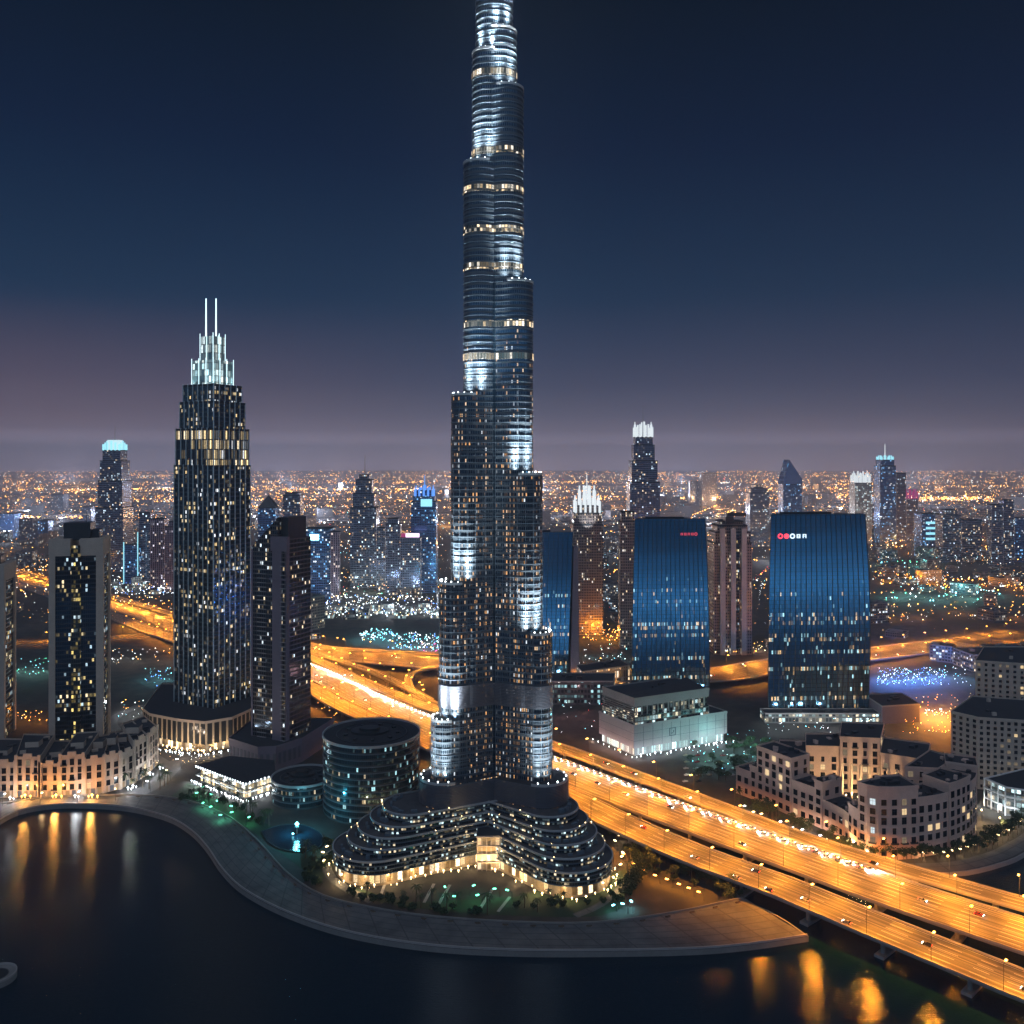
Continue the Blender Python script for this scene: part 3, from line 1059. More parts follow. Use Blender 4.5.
# glowing entrance pavilion in the crease between the wings
ex, ey = gp(489, 868)
m = MB()
m.prism(rect(ex, ey+8, 15, 22), 0, 21, 0, 1)
for k in range(6):
    m.box(ex-7+2.8*k, ey-3.6, 0, .5, 1.0, 20.4, 0, 2)
for z in (5, 10, 15, 20.5):
    m.box(ex, ey-3.8, z, 15.6, 1.3, .5, 0, 2)
m.build('entrance_pavilion', [facade('entrance_glass', 5, 2.8, (.4, .3, .2), (.3, .22, .12), .2, .3, .95, (1, .66, .34), (1, .75, .45), .3, 1.3, .15, .12, 0, .1), MT['roof'], MT['beige']], tw)
for k in (-5, 0, 5):
    spot((ex+k, ey-13, 2), (ex+k*.8, ey-3, 13), 16000, WARM, 80, .8, .4, tw, 'entrance_beam')

# ================================================================== round office building
F_RND = facade('round_glass', floor=4.4, bay=1.3, frame=(.05, .055, .06), glass=(.06, .11, .14), gmetal=.85, grough=.09, lit=.15, warm=(1, .75, .42), cool=(.5, .93, 1), cool_p=.7,
               strength=.9, mw=.1, mh=.3, rows=.03, clump=.85, seed=5)
def round_building(cx, cy, r, h, name, label, rim=True):
    t = thing(name, label, 'building', (cx, cy, 0))
    P = circ(cx, cy, r, 72)
    m = MB(); m.walls(P, 0, h, 0); m.build('glass_wall', F_RND, t)
    f = MB()
    z = 4.4
    while z < h - .5:
        f.ring(P, z-.15, z+.32, .5)
        z += 4.4
    f.build('floor_edge', MT['dimsteel'], t)
    m = MB(); m.poly(P, h, 0); m.ring(P, h-.4, h+1.3, .8, 1); m.walls(circ(cx, cy, r-.1, 72)[::-1], h, h+1.3, 1); m.build('roof', [MT['roof'], MT['steel']], t)
    m = MB()
    m.prism(circ(cx-2, cy+3, r*.40, 40, r*.30), h, h+1.5); m.prism(circ(cx-2, cy+3, r*.22, 30, r*.16), h+1.5, h+3.4)
    m.ring(circ(cx, cy, r*.72, 60), h, h+.5, .8, 0)
    for k in range(9):
        a = k*.7
        m.box(cx+r*.55*math.cos(a), cy+r*.55*math.sin(a), h, 3, 2, 1.3, a)
    m.build('roof_plant', MT['darkmetal'], t)
    return t
round_building(-102, 640, 34.5, 53, 'round_office', 'squat round glass office building with dark flat roof beside the tall tower')
ra = round_building(-155, 655, 23, 16, 'round_annex', 'low round glass annex at the foot of the round office building')

# ================================================================== twin mast tower (left)
F_TM = facade('mast_tower_glass', floor=4.1, bay=1.6, frame=(.05, .06, .07), glass=(.05, .10, .13), gmetal=.9, grough=.2, lit=.15, warm=(1, .72, .32), cool=(.9, .95, 1), cool_p=.3,
              strength=1.3, mw=.12, mh=.32, rows=.05, clump=.85, seed=3)
F_TML = facade('mast_tower_lit_glass', floor=9.0, bay=2.4, frame=(.05, .06, .07), glass=(.05, .10, .13), gmetal=.9, grough=.09, lit=.6, warm=(1, .74, .36), cool=(.95, .97, 1), cool_p=.15,
              strength=1.6, mw=.3, mh=.12, rows=0, clump=.7, seed=13)
FIN = solid('pale_fin', (.62, .72, .76), .4, .2, var=.1)
def towerlike(name, label, cat, x, y, rot, tiers, fmat, fin=None, finstep=6.5, roof=MT['roof'], finr=.5, group=None):
    """stack of rectangular tiers (w, d, z0, z1[, material]) turned by rot"""
    t = thing(name, label, cat, (x, y, 0), group)
    for ti in tiers:
        w, d, z0, z1 = ti[:4]
        mt = ti[4] if len(ti) > 4 and ti[4] else fmat
        P = rect(x, y, w, d, rot)
        m = MB(); m.prism(P, z0, z1, 0, 1); m.ring(P, z1-.5, z1+1.1, .3, 1); m.build('glass_shaft', [mt, roof], t)
        if fin:
            f = MB()
            for k in range(4):
                a, b = P[k], P[(k+1) % 4]
                Ls = math.hypot(b[0]-a[0], b[1]-a[1])
                n = max(1, round(Ls/finstep))
                hd = math.atan2(b[1]-a[1], b[0]-a[0])
                for q_ in range(n):
                    px, py = a[0]+(b[0]-a[0])*q_/n, a[1]+(b[1]-a[1])*q_/n
                    f.box(px+math.sin(hd)*.4, py-math.cos(hd)*.4, z0, finr, 1.1, z1-z0+1.6, hd)
            f.build('fin', fin, t)
    return t
mx, my, mr = -283, 832, R(-28)
tm = towerlike('mast_tower', 'tall dark glass tower with lit stepped crown and two white masts', 'skyscraper', mx, my, mr,
               [(50, 46, 0, 246), (48, 44, 246, 280, F_TML), (43, 39, 280, 305), (38.5, 35, 305, 321)], F_TM, FIN, 6.4)
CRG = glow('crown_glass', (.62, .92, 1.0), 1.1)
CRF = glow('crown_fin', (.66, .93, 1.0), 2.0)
m = MB(); P = rect(mx, my, 27, 24, mr); m.prism(P, 321, 345, 0, 1); m.build('lit_crown', [facade('crown_lit_glass', 6, 3.0, (.1, .12, .12), (.2, .3, .32), .3, .2, .9, (.6, .92, 1), (.8, 1, 1), .5, 1.3, .2, .1, 0, .5), MT['roof']], tm)
m = MB(); P2 = rect(mx, my, 16, 14, mr); m.prism(P2, 345, 368, 0, 1); m.build('lit_crown', [facade('crown_top_glass', 8, 2.6, (.12, .14, .14), (.2, .3, .32), .3, .2, 1, (.7, .96, 1), (.85, 1, 1), .5, 1.1, .25, .1, 0, .2), MT['roof']], tm)
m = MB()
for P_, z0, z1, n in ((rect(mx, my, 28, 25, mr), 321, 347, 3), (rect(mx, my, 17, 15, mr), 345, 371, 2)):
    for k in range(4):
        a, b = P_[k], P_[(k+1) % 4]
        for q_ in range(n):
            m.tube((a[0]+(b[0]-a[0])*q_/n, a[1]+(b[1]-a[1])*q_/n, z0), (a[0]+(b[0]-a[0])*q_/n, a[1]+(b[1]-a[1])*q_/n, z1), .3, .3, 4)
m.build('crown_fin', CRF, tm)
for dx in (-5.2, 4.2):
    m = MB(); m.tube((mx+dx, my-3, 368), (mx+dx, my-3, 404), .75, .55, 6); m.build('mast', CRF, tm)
for k in range(4):
    a = rect(mx, my, 36, 33, mr)[k]
    spot((a[0], a[1], 323), (mx, my, 345), 16000, (.7, .95, 1), 90, .8, .5, tm, 'crown_beam')
# colonnaded podium of that tower
F_COL = facade('colonnade', floor=27, bay=6.0, frame=(.42, .36, .28), glass=(.06, .07, .08), gmetal=.5, grough=.15, lit=.0, mw=.30, mh=.14, rows=0, strength=1)
pp = gpl([(143, 738), (150, 744), (178, 750), (205, 753), (232, 748), (252, 738)])
pp = pp + [(mx+62, my+45), (mx-70, my+55)]
m = MB(); m.prism(pp, 7, 26, 0, 1); m.prism(offset(pp, -1.5), 0, 7, 2, 1); m.ring(pp, 25, 27.3, .5, 3)
m.build('podium', [F_COL, MT['roof'], F_ARC, MT['beige']], tm)
for k, (x, y, h) in enumerate(along(offset(pp, 4)[:6], 5.5, 1)):
    bulbs(tm, 'podium_lamp', G['warm'], [(x, y, 3.5, .6+.7*random.random())], .8)
    if k % 2 == 0:
        spot((x, y-1.5, 2.5), (x + math.sin(h)*-5, y+5, 14), 6500, WARM, 110, .8, .5, tm, 'podium_beam')
bulbs(tm, 'kerb_lamp', G['white'], [(x+random.gauss(0, 1), y+random.gauss(0, 1), 1.8, .5+.7*random.random()) for (x, y, h) in along(offset(pp, 9)[:6], 3.6, 1)], .7)

# ================================================================== left slab tower with stone frame
F_SL = facade('slab_glass', floor=3.8, bay=1.7, frame=(.035, .04, .05), glass=(.04, .085, .13), gmetal=.92, grough=.07, lit=.10, warm=(1, .76, .30), cool=(.6, .85, 1), cool_p=.35, strength=1.3,
              mw=.1, mh=.28, rows=.05, clump=.8, seed=21)
F_SLY = facade('slab_lit_glass', floor=3.8, bay=1.7, frame=(.06, .06, .05), glass=(.06, .085, .10), gmetal=.9, grough=.08, lit=.34, warm=(1, .74, .22), cool=(.7, .9, 1), cool_p=.25, strength=1.2,
              mw=.1, mh=.28, rows=.08, clump=.6, seed=23)
def slab_tower(name, label, x, y, W, Dp, H, rot):
    t = thing(name, label, 'skyscraper', (x, y, 0))
    ca, sa = math.cos(rot), math.sin(rot)
    def L(a, b): return (x + ca*a - sa*b, y + sa*a + ca*b)
    m = MB(); m.prism(rect(x, y, W-3, Dp-3, rot), 0, H-10, 0, 1)
    m.build('glass_body', [F_SL, MT['roof']], t)
    f = MB()
    for a, b, w, d in ((-W/2+2.5, -Dp/2+2.5, 5, 5), (W/2-2.8, -Dp/2+2.5, 5.6, 5), (W/2-2.5, Dp/2-2.5, 5, 5), (-W/2+2.5, Dp/2-2.5, 5, 5)):
        p_ = L(a, b); f.box(p_[0], p_[1], 0, w, d, H, rot)
    for a, b, w, d in ((-W*.30, 0, W*.40, Dp), (W*.28, 0, W*.44, Dp)):
        p_ = L(a, b); f.box(p_[0], p_[1], H-15, w-.4, d-.3, 14.5, rot)
    f.build('stone_frame', MT['beige'], t)
    c = MB()
    p_ = L(0, -Dp/2+1); c.prism(rect(p_[0], p_[1], W*.16, 4.2, rot), 0, H-6, 0, 1)
    c.build('lit_bay', [F_SLY, MT['roof']], t)
    c = MB(); p_ = L(-W*.02, 1); c.box(p_[0], p_[1], H-2, W*.5, Dp*.6, 15, rot); p_ = L(W*.3, 2); c.box(p_[0], p_[1], H-.5, W*.16, Dp*.4, 7, rot)
    c.tube((x+5, y, H+12), (x+5, y, H+24), .3, .15, 5)
    c.build('plant_room', MT['darkmetal'], t)
    return t
slab_tower('slab_tower', 'dark glass slab tower framed in beige stone above the sand coloured terrace', -380, 775, 43, 34, 184, R(14))
slab_tower('slab_tower', 'dark glass tower cut off by the left border of the photo', -486, 800, 54, 36, 158, R(14))

# ================================================================== tower with sloping roof
F_SR = facade('sloped_tower_glass', floor=3.7, bay=1.9, frame=(.10, .085, .08), glass=(.045, .06, .08), gmetal=.85, grough=.1, lit=.11, warm=(1, .74, .42), cool=(.8, .92, 1), cool_p=.4, strength=1.2,
              mw=.26, mh=.3, rows=.02, clump=.7, seed=31)
def sloped_tower():
    x, y, rot = -197, 752, R(-24)
    t = thing('sloped_tower', 'residential tower with a slanting roof and a tall beige corner strip', 'skyscraper', (x, y, 0))
    ca, sa = math.cos(rot), math.sin(rot)
    def L(a, b):
        a *= .84
        return (x + ca*a - sa*b, y + sa*a + ca*b)
    m = MB()
    P = [L(-20, -17), L(12, -17), L(12, 17), L(-20, 17)]
    # sloping prism
    zt = [179, 204, 204, 179]
    for i in range(4):
        j = (i+1) % 4
        Ls = math.hypot(P[j][0]-P[i][0], P[j][1]-P[i][1])
        m.face([(P[i][0], P[i][1], 0), (P[j][0], P[j][1], 0), (P[j][0], P[j][1], zt[j]), (P[i][0], P[i][1], zt[i])], [(0, 0), (Ls, 0), (Ls, zt[j]), (0, zt[i])], 0)
    m.face([(P[i][0], P[i][1], zt[i]) for i in range(4)], None, 1)
    m.build('glass_body', [F_SR, MT['roof']], t)
    m = MB()
    P = [L(12.1, -18.5), L(22, -18.5), L(22, 16), L(12.1, 16)]
    m.prism(P, 0, 186, 0, 1)
    m.build('side_wing', [F_SR, MT['roof']], t)
    m = MB()
    p_ = L(12.4, -17.6); m.box(p_[0], p_[1], 0, 9.5, 3.2, 187, rot)
    p_ = L(22, -16); m.box(p_[0], p_[1], 0, 2.2, 4, 187, rot)
    p_ = L(15, -17.6); m.box(p_[0], p_[1], 176, 17, 3.6, 12, rot)
    p_ = L(-20, -16); m.box(p_[0], p_[1], 0, 1.6, 3.4, 176, rot)
    p_ = L(14, -18.3); m.box(p_[0], p_[1], 152, 18, 2.9, 1.4, rot)
    m.build('stone_strip', MT['mauve'], t)
    m = MB()
    p_ = L(16.5, -1); m.box(p_[0], p_[1], 186.2, 7, 24, 17.5, rot)
    m.build('plant_room', MT['darkmetal'], t)
    m = MB()
    for q_ in range(44):
        p_ = L(-8, -17.4); m.box(p_[0], p_[1], 8+q_*3.7, 9, 1.6, .5, rot)
        p_ = L(19.4, -18.9); m.box(p_[0], p_[1], 8+q_*3.7, 4.4, 1.4, .5, rot)
    m.build('balcony', MT['pale_concrete'], t)
    m = MB()
    bp = gpl([(229, 762), (258, 772), (276, 771), (302, 762)]) + [(-160, 790), (-232, 790)]
    m.prism(bp, 0, 19, 0, 1); m.ring(bp, 17.5, 20.3, .4, 0)
    m.build('podium', [MT['mauve'], MT['roof']], t)
    m = MB()
    for k, (px, py, h) in enumerate(along(offset(bp, .12)[:4], 5, 2)):
        m.box(px, py, 5, 2.6, .3, 9, h)
    m.build('podium_louvre', MT['louvre'], t)
sloped_tower()

# ================================================================== low glass pavilion with lit canopy
def pavilion():
    P = gpl([(196, 782), (245, 801), (276, 791)]) 
    P = [P[0], P[1], P[2], (P[2][0]-10, P[2][1]+32), (P[0][0]+18, P[0][1]+24)]
    t = thing('glass_pavilion', 'low glass pavilion under a flat canopy edged with white lights', 'pavilion', (P[1][0], P[1][1]+15, 0))
    m = MB(); m.prism(offset(P, -2.5), 0, 11.3, 0, 1)
    m.build('glass_wall', [facade('pavilion_glass', 5.6, 2.6, (.12, .12, .11), (.1, .1, .08), .6, .15, .75, (1, .72, .34), (1, .9, .6), .3, 1.6, .15, .2, 0, .5, 41), MT['roof']], t)
    m = MB(); m.prism(P, 11.3, 12.5, 0, 1); m.ring(P, 5.2, 5.9, .3, 0); m.build('canopy', [MT['steel'], MT['roof']], t)
    bulbs(t, 'canopy_lamp', G['white'], [(x, y, 12.9, .7+.6*random.random()) for (x, y, h) in along(offset(P, .5)[:3], 3.2, 1)], .42)
    bulbs(t, 'terrace_lamp', G['white'], [(x+random.gauss(0, .6), y+random.gauss(0, .6), 1.6, .6+.7*random.random()) for (x, y, h) in along(offset(P, 3)[:3], 2.7, 1)], .6)
    for k, (x, y, h) in enumerate(along(offset(P, 5)[:3], 12, 4)):
        point((x, y, 4), 2600, WHITE, .6, t)
pavilion()
# ================================================================== blue mirror-glass office slabs
def mirror(name, seed, lit=.06, bay=1.5, strength=1.0):
    return facade(name, floor=4.0, bay=bay, frame=(.02, .05, .08), glass=(.10, .27, .42), gmetal=.95, grough=.05, lit=lit, warm=(1, .62, .25), cool=(.5, .9, 1), cool_p=.45,
                  strength=strength, mw=.12, mh=.1, rows=.22, clump=.95, seed=seed, vfade=(70, 132), fmetal=.8, frough=.2, refl_var=.35)  # lit lower floors stand in for city lights reflected in the glass
def leaning_slab(name, label, xl, xr, D, H, lean, depth, mat, edge=None, bulge=3.0, turn=0.0, dl=2.0, dr=-2.6):
    t = thing(name, label, 'skyscraper', ((xl+xr)/2, D, 0))
    n = 10
    m, sd, fn = MB(), MB(), MB()
    rows = []
    for i in range(n+1):
        z = H*i/n
        k = i/n
        w = bulge*math.sin(math.pi*min(1, k*1.02))
        yl = D + lean*k - turn/2
        yr = D + lean*k + turn/2
        rows.append(((xl + dl*k - w*.2, yl), (xr + dr*k + w, yr), (xr + dr*k + w*1.2 + 2, D + depth), ((xl + dl*k - w*.2)*((D + depth)/yl if xl > 0 else 1) + 1, D + depth), z))
    wd = xr - xl
    for a, b in zip(rows, rows[1:]):
        z0, z1 = a[4], b[4]
        m.face([(*a[0], z0), (*a[1], z0), (*b[1], z1), (*b[0], z1)], [(0, z0), (wd, z0), (wd, z1), (0, z1)], 0)
        m.face([(*a[2], z0), (*a[3], z0), (*b[3], z1), (*b[2], z1)], [(0, z0), (wd, z0), (wd, z1), (0, z1)], 0)
        m.face([(*a[3], z0), (*a[0], z0), (*b[0], z1), (*b[3], z1)], [(0, z0), (depth, z0), (depth, z1), (0, z1)], 0)
        sd.face([(*a[1], z0), (*a[2], z0), (*b[2], z1), (*b[1], z1)], [(0, z0), (depth, z0), (depth, z1), (0, z1)], 0)
        nf = int(wd/5.2)
        for q_ in range(nf+1):
            f = q_/nf
            p0 = (a[0][0]+(a[1][0]-a[0][0])*f, a[0][1]+(a[1][1]-a[0][1])*f); p1 = (b[0][0]+(b[1][0]-b[0][0])*f, b[0][1]+(b[1][1]-b[0][1])*f)
            h = .24
            fn.face([(p0[0]-h, p0[1]-.5, z0), (p0[0]+h, p0[1]-.5, z0), (p1[0]+h, p1[1]-.5, z1), (p1[0]-h, p1[1]-.5, z1)])
            fn.face([(p0[0]-h, p0[1], z0), (p0[0]-h, p0[1]-.5, z0), (p1[0]-h, p1[1]-.5, z1), (p1[0]-h, p1[1], z1)])
            fn.face([(p0[0]+h, p0[1]-.5, z0), (p0[0]+h, p0[1], z0), (p1[0]+h, p1[1], z1), (p1[0]+h, p1[1]-.5, z1)])
    r = rows[-1]
    rf = MB()
    rf.face([(r[0][0], r[0][1], H), (r[1][0], r[1][1], H), (r[2][0], r[2][1], H), (r[3][0], r[3][1], H)], None, 0)
    rf.box((xl+xr)/2, D+lean+10, H, wd*.5, 8, 2.0, 0, 0)
    m.build('mirror_glass', mat, t)
    sd.build('side_wall', edge or MT['darkmetal'], t)
    fn.build('mullion', MT['darkmetal'], t)
    rf.build('roof', MT['roof'], t)
    return t, rows
def on_face(rows, H, f, z):
    k = z/H*(len(rows)-1); i = min(int(k), len(rows)-2); q_ = k - i
    a, b = rows[i], rows[i+1]
    pa = [a[0][j]+(a[1][j]-a[0][j])*f for j in (0, 1)]; pb = [b[0][j]+(b[1][j]-b[0][j])*f for j in (0, 1)]
    return (pa[0]+(pb[0]-pa[0])*q_, pa[1]+(pb[1]-pa[1])*q_)
ms1, rows1 = leaning_slab('mirror_tower', 'blue mirror glass office slab with a small red sign near its top right corner', 127.7, 212.5, 944, 187, 28, 44, mirror('mirror_glass_a', 51, .05), MT['darkmetal'], 1.5, 6, 7.6, 1.5)
ms2, rows2 = leaning_slab('mirror_tower', 'widest blue mirror glass office slab with a red and white sign at its top left', 250, 350, 862, 197, 28, 46, mirror('mirror_glass_b', 57, .055), MT['mauve'], 3.5, 6, 11.0, 8.5)
ms3, rows3 = leaning_slab('mirror_tower', 'blue mirror glass slab with a mauve end wall half hidden by the tall tower', -10, 64, 1010, 167, 27, 40, mirror('mirror_glass_c', 63, .05), MT['darkmetal'], 0, 4, 2, 8)
m = MB(); m.prism([(66.6, 1004), (77, 1004), (77, 1050), (66.6, 1056)], 0, 150, 0, 0, top=[(72.5, 1034), (77.5, 1034), (77.5, 1052), (72.5, 1056)]); m.build('end_wall', MT['mauve'], ms3)
# signs: glyph-like blocks and rings standing off the glass (the photo's lettering is too small to read)
def sign(parent, rows, H, f0, z, size, items, n):
    for i, (kind, mat) in enumerate(items):
        p_ = on_face(rows, H, f0 + i*size*1.25/n, z)
        m = MB()
        y = p_[1] - 1.1
        if kind == 'ring':
            for k in range(12):
                a0, a1 = 2*math.pi*k/12, 2*math.pi*(k+1)/12
                m.tube((p_[0]+size*.42*math.cos(a0), y, z+size*.42*math.sin(a0)), (p_[0]+size*.42*math.cos(a1), y, z+size*.42*math.sin(a1)), size*.13, size*.13, 4, 0, False)
        elif kind == 'disc':
            m.tube((p_[0], y+.2, z), (p_[0], y-.2, z), size*.52, size*.52, 14)
        else:
            m.box(p_[0]-size*.28, y, z-size*.4, size*.16, .4, size*.8); m.box(p_[0]+size*.28, y, z-size*.4, size*.16, .4, size*.8)
            m.box(p_[0], y, z+size*.26, size*.4, .4, size*.14); m.box(p_[0], y, z-size*.07, size*.4, .4, size*.14)
            if kind == 'e':
                m.box(p_[0], y, z-size*.4, size*.4, .4, size*.14)
        m.build('sign_letter', mat, parent)
SR, SW = glow('sign_red', (1, .06, .10), 2.2), glow('sign_white', (.75, .9, 1), 1.6)
SRD = glow('sign_dim_red', (1, .10, .16), .8)
sign(ms2, rows2, 197, .10, 175.5, 5.0, [('ring', SR), ('disc', SR), ('ring', SW), ('e', SW), ('a', SW)], 100)
sign(ms1, rows1, 187, .66, 170.5, 3.4, [('a', SRD), ('e', SRD), ('a', SRD), ('e', SRD), ('ring', SRD)], 86)
# low halls under the slabs
def lowhall(name, label, pts, h, fm, rm=None, lamps=None, lampmat=None):
    cx = sum(p[0] for p in pts)/len(pts); cy_ = sum(p[1] for p in pts)/len(pts)
    t = thing(name, label, 'building', (cx, cy_, 0))
    m = MB(); m.prism(pts, 0, h, 0, 1); m.ring(pts, h-.4, h+1.0, .35, 2)
    m.build('walls', [fm, rm or MT['roof'], MT['pale_concrete']], t)
    for k in range(5):
        m = MB()
        a, b = random.random()*.6+.2, random.random()*.6+.2
        x = (pts[0][0]*(1-a)+pts[1][0]*a)*(1-b) + (pts[3][0]*(1-a)+pts[2][0]*a)*b
        y = (pts[0][1]*(1-a)+pts[1][1]*a)*(1-b) + (pts[3][1]*(1-a)+pts[2][1]*a)*b
        m.box(x, y, h, 3+random.random()*3, 3, 1.5+random.random()*1.5, random.random())
        m.build('roof_unit', MT['darkmetal'], t)
    return t
F_SHOP = facade('shop_glass', floor=5, bay=3.2, frame=(.2, .2, .2), glass=(.1, .12, .12), gmetal=.5, grough=.2, lit=.65, warm=(1, .85, .6), cool=(.7, .97, 1), cool_p=.6, strength=1.6, mw=.2, mh=.3, rows=.1, clump=.4, seed=71)
F_TEAL = facade('teal_office_glass', floor=5.2, bay=3.4, frame=(.05, .06, .07), glass=(.06, .1, .12), gmetal=.7, grough=.15, lit=.5, warm=(.7, 1, .95), cool=(.5, .92, 1), cool_p=.6, strength=1.3, mw=.3, mh=.45, rows=.2, clump=.6, seed=73)
lowhall('low_hall', 'low lit hall at the foot of the widest blue slab', [(242, 842), (352, 842), (352, 858), (242, 858)], 9, F_SHOP)
lowhall('podium_hall', 'low pale windowless hall right of the widest blue slab', [(352.5, 838), (392, 846), (392, 885), (352.5, 880)], 17, MT['mauve'])
lowhall('long_office', 'long low office with rows of teal lit windows between tall tower and white block', [(36, 905), (104, 905), (110, 940), (36, 940)], 24, F_TEAL)
F_ORB = facade('orange_lit_front', floor=9, bay=3.0, frame=(.42, .32, .26), glass=(.2, .14, .1), gmetal=.2, grough=.3, lit=.5, warm=(1, .55, .2), cool=(1, .8, .6), cool_p=.3, strength=1.5, mw=.4, mh=.2, rows=0, clump=.4, seed=75)
th = lowhall('arcade_block', 'low arcaded block glowing orange below the tower with white crown', [(76, 955), (132, 985), (124, 1015), (72, 985)], 22, F_ORB)
for k in range(5):
    spot((80+k*11, 952+k*6, 2), (79+k*11, 958+k*6, 14), 9000, (1, .5, .15), 120, .7, .4, th, 'wall_beam')

# ================================================================== white box with louvred upper storey
def white_block():
    A = gp(634, 757); Lc = gp(599, 741); Rc = gp(727, 741)
    Bk = (Lc[0]+Rc[0]-A[0], Lc[1]+Rc[1]-A[1])
    P = [A, Rc, Bk, Lc]
    t = thing('white_block', 'white box shaped hall with a louvred upper storey and brightly lit ground floor', 'building', (A[0]+30, A[1]+40, 0))
    m = MB(); m.prism(P, 7, 26, 0, 1); m.ring(P, 25, 27, .3, 0)
    for k, (x, y, h) in enumerate(along(P[:2], 9.6, 9.6)):
        m.box(x + math.sin(h)*.06, y - math.cos(h)*.06, 7.5, .25, .2, 18, h, 2)
    for z in (13, 19.5):
        m.ring([P[3], P[0], P[1]], z, z+.22, .05, 2, closed=False)
    m.build('panelled_wall', [solid('white_panel', (.36, .34, .35), .6, var=.15), MT['roof'], MT['louvre']], t)
    m = MB(); m.prism(offset(P, -2), 0, 7, 0, 0)
    m.build('lit_ground_floor', facade('lit_lobby', 7, 2.4, (.3, .32, .32), (.3, .34, .34), .1, .4, .92, (.85, .95, .9), (.7, 1, 1), .6, 1.5, .25, .1, 0, .3, 81), t)
    U = offset(P, -2.2); U = [U[0], (U[1][0]-16*.9, U[1][1]-16*.42), (U[2][0]-16*.9, U[2][1]-16*.42), U[3]]
    m = MB(); m.prism(U, 26, 34, 2, 1); m.prism(U, 41.5, 48, 0, 1); m.prism(offset(U, -1.2), 34, 41.5, 2, 2); m.ring(U, 47, 49.2, .3, 0)
    for k, (x, y, h) in enumerate(along(U[:1]+U[1:2], 5.5, 2)):
        m.box(x, y+.8, 34, 1.0, 1.0, 7.5, h, 0)
    m.build('upper_storey', [MT['pale_concrete'], MT['roof'], facade('upper_glass', 4, 3, (.06, .06, .06), (.06, .08, .09), .7, .15, .3, (1, .85, .6), (.7, .95, 1), .5, 1.3, .15, .2, .1, .8, 83)], t)
    lv = MB()
    for k in range(8):
        lv.ring([U[3], U[0]], 28+k*1.9, 28.9+k*1.9, .6, 0, closed=False)
    lv.build('louvre', MT['concrete'], t)
    # wedge-shaped roof plane
    rf = MB()
    mid = lambda a, b, k: (a[0]+(b[0]-a[0])*k, a[1]+(b[1]-a[1])*k)
    q0, q1, q2, q3 = mid(U[3], U[0], .75), mid(U[3], U[0], .98), mid(U[2], U[1], .9), mid(U[2], U[1], .35)
    rf.face([(*q0, 48.1), (*q1, 48.1), (*q2, 48.4), (*q3, 52.5)], None, 0)
    rf.face([(*q3, 48.1), (*q0, 48.1), (*q0, 48.1), (*q3, 52.5)][:2] + [(*q3, 52.5)], None, 0)
    for x_, y_ in (mid(U[0], U[2], .5), mid(U[0], U[2], .65)):
        rf.box(x_, y_, 48, 6, 4, 2.5, .4)
    rf.build('roof_slope', MT['roof'], t)
    # square emblem on the long wall
    e = mid(A, Rc, .40); h = math.atan2(Rc[1]-A[1], Rc[0]-A[0])
    em = MB()
    def onw(s, z, w, hh):
        em.box(e[0]+math.cos(h)*s+math.sin(h)*.25, e[1]+math.sin(h)*s-math.cos(h)*.25, z, w, .3, hh, h)
    onw(-3, 13, .7, 7); onw(3, 13, .7, 7); onw(0, 19.3, 5.3, .7); onw(0, 13, 5.3, .7); onw(-.6, 15, 2.4, .7); onw(.9, 15.7, .6, 2)
    em.build('wall_emblem', MT['louvre'], t)
    for k, (x, y, hh) in enumerate(along(offset(P, 5)[:2], 5, 4)):
        bulbs(t, 'forecourt_lamp', G['white'], [(x+random.gauss(0, 1), y+random.gauss(0, 1.5), 2.0, .6+.7*random.random())], .55)
        if k % 3 == 0:
            point((x, y-1, 3.2), 2400, (.85, .93, 1.0), .5, t)
    for k, (x, y, hh) in enumerate(along([offset(P, 5)[3], offset(P, 5)[0]], 8, 3)):
        bulbs(t, 'forecourt_lamp', G['white'], [(x, y, 2.0, .7)], .55)
        if k % 2 == 0:
            point((x-1, y-1, 3), 3200, (1, .62, .5), .5, t)
white_block()

# ================================================================== stucco blocks with real window parts
WIN = {}
def window_proto(kind, w, h):
    key = (kind, round(w, 1), round(h, 1))
    return key
PANE = {'dark': solid('window_dark', (.018, .022, .03), .08, .6, var=.1), 'warm': glow('window_warm', (1, .72, .38), .9), 'cool': glow('window_cool', (.8, .95, 1), .9), 'dim': glow('window_dim', (.9, .7, .45), .22)}
def add_window(parent, x, y, z, hd, kind, w, h, wallmat):
    """frame and sill around a pane set in a shallow reveal; local +x along the wall, -y outwards"""
    key = (kind, w, h, wallmat.name)
    if key not in WIN:
        m = MB()
        m.box(-w/2-.14, -.05, -.1, .28, .55, h+.3, 0, 0); m.box(w/2+.14, -.05, -.1, .28, .55, h+.3, 0, 0)
        m.box(0, -.05, h, w, .55, .25, 0, 0); m.box(0, -.12, -.22, w+.5, .7, .22, 0, 0)
        m.box(0, .02, 0, w, .2, h, 0, 1)
        m.box(0, -.12, 0, .10, .08, h, 0, 2); m.box(0, -.12, h*.62, w-.1, .075, .10, 0, 2)
        sv = WL[parent.name]; WL[parent.name] = Vector((0, 0, 0))
        o = m.build('window', [wallmat, PANE[kind], MT['darkmetal']], parent)
        WL[parent.name] = sv
        WIN[key] = o
    else:
        o = dup(WIN[key], parent=parent, deep=False)
        o.parent = parent
    o.location = Vector((x, y, z)) - WL[parent.name]
    o.rotation_euler = (0, 0, hd)
    return o
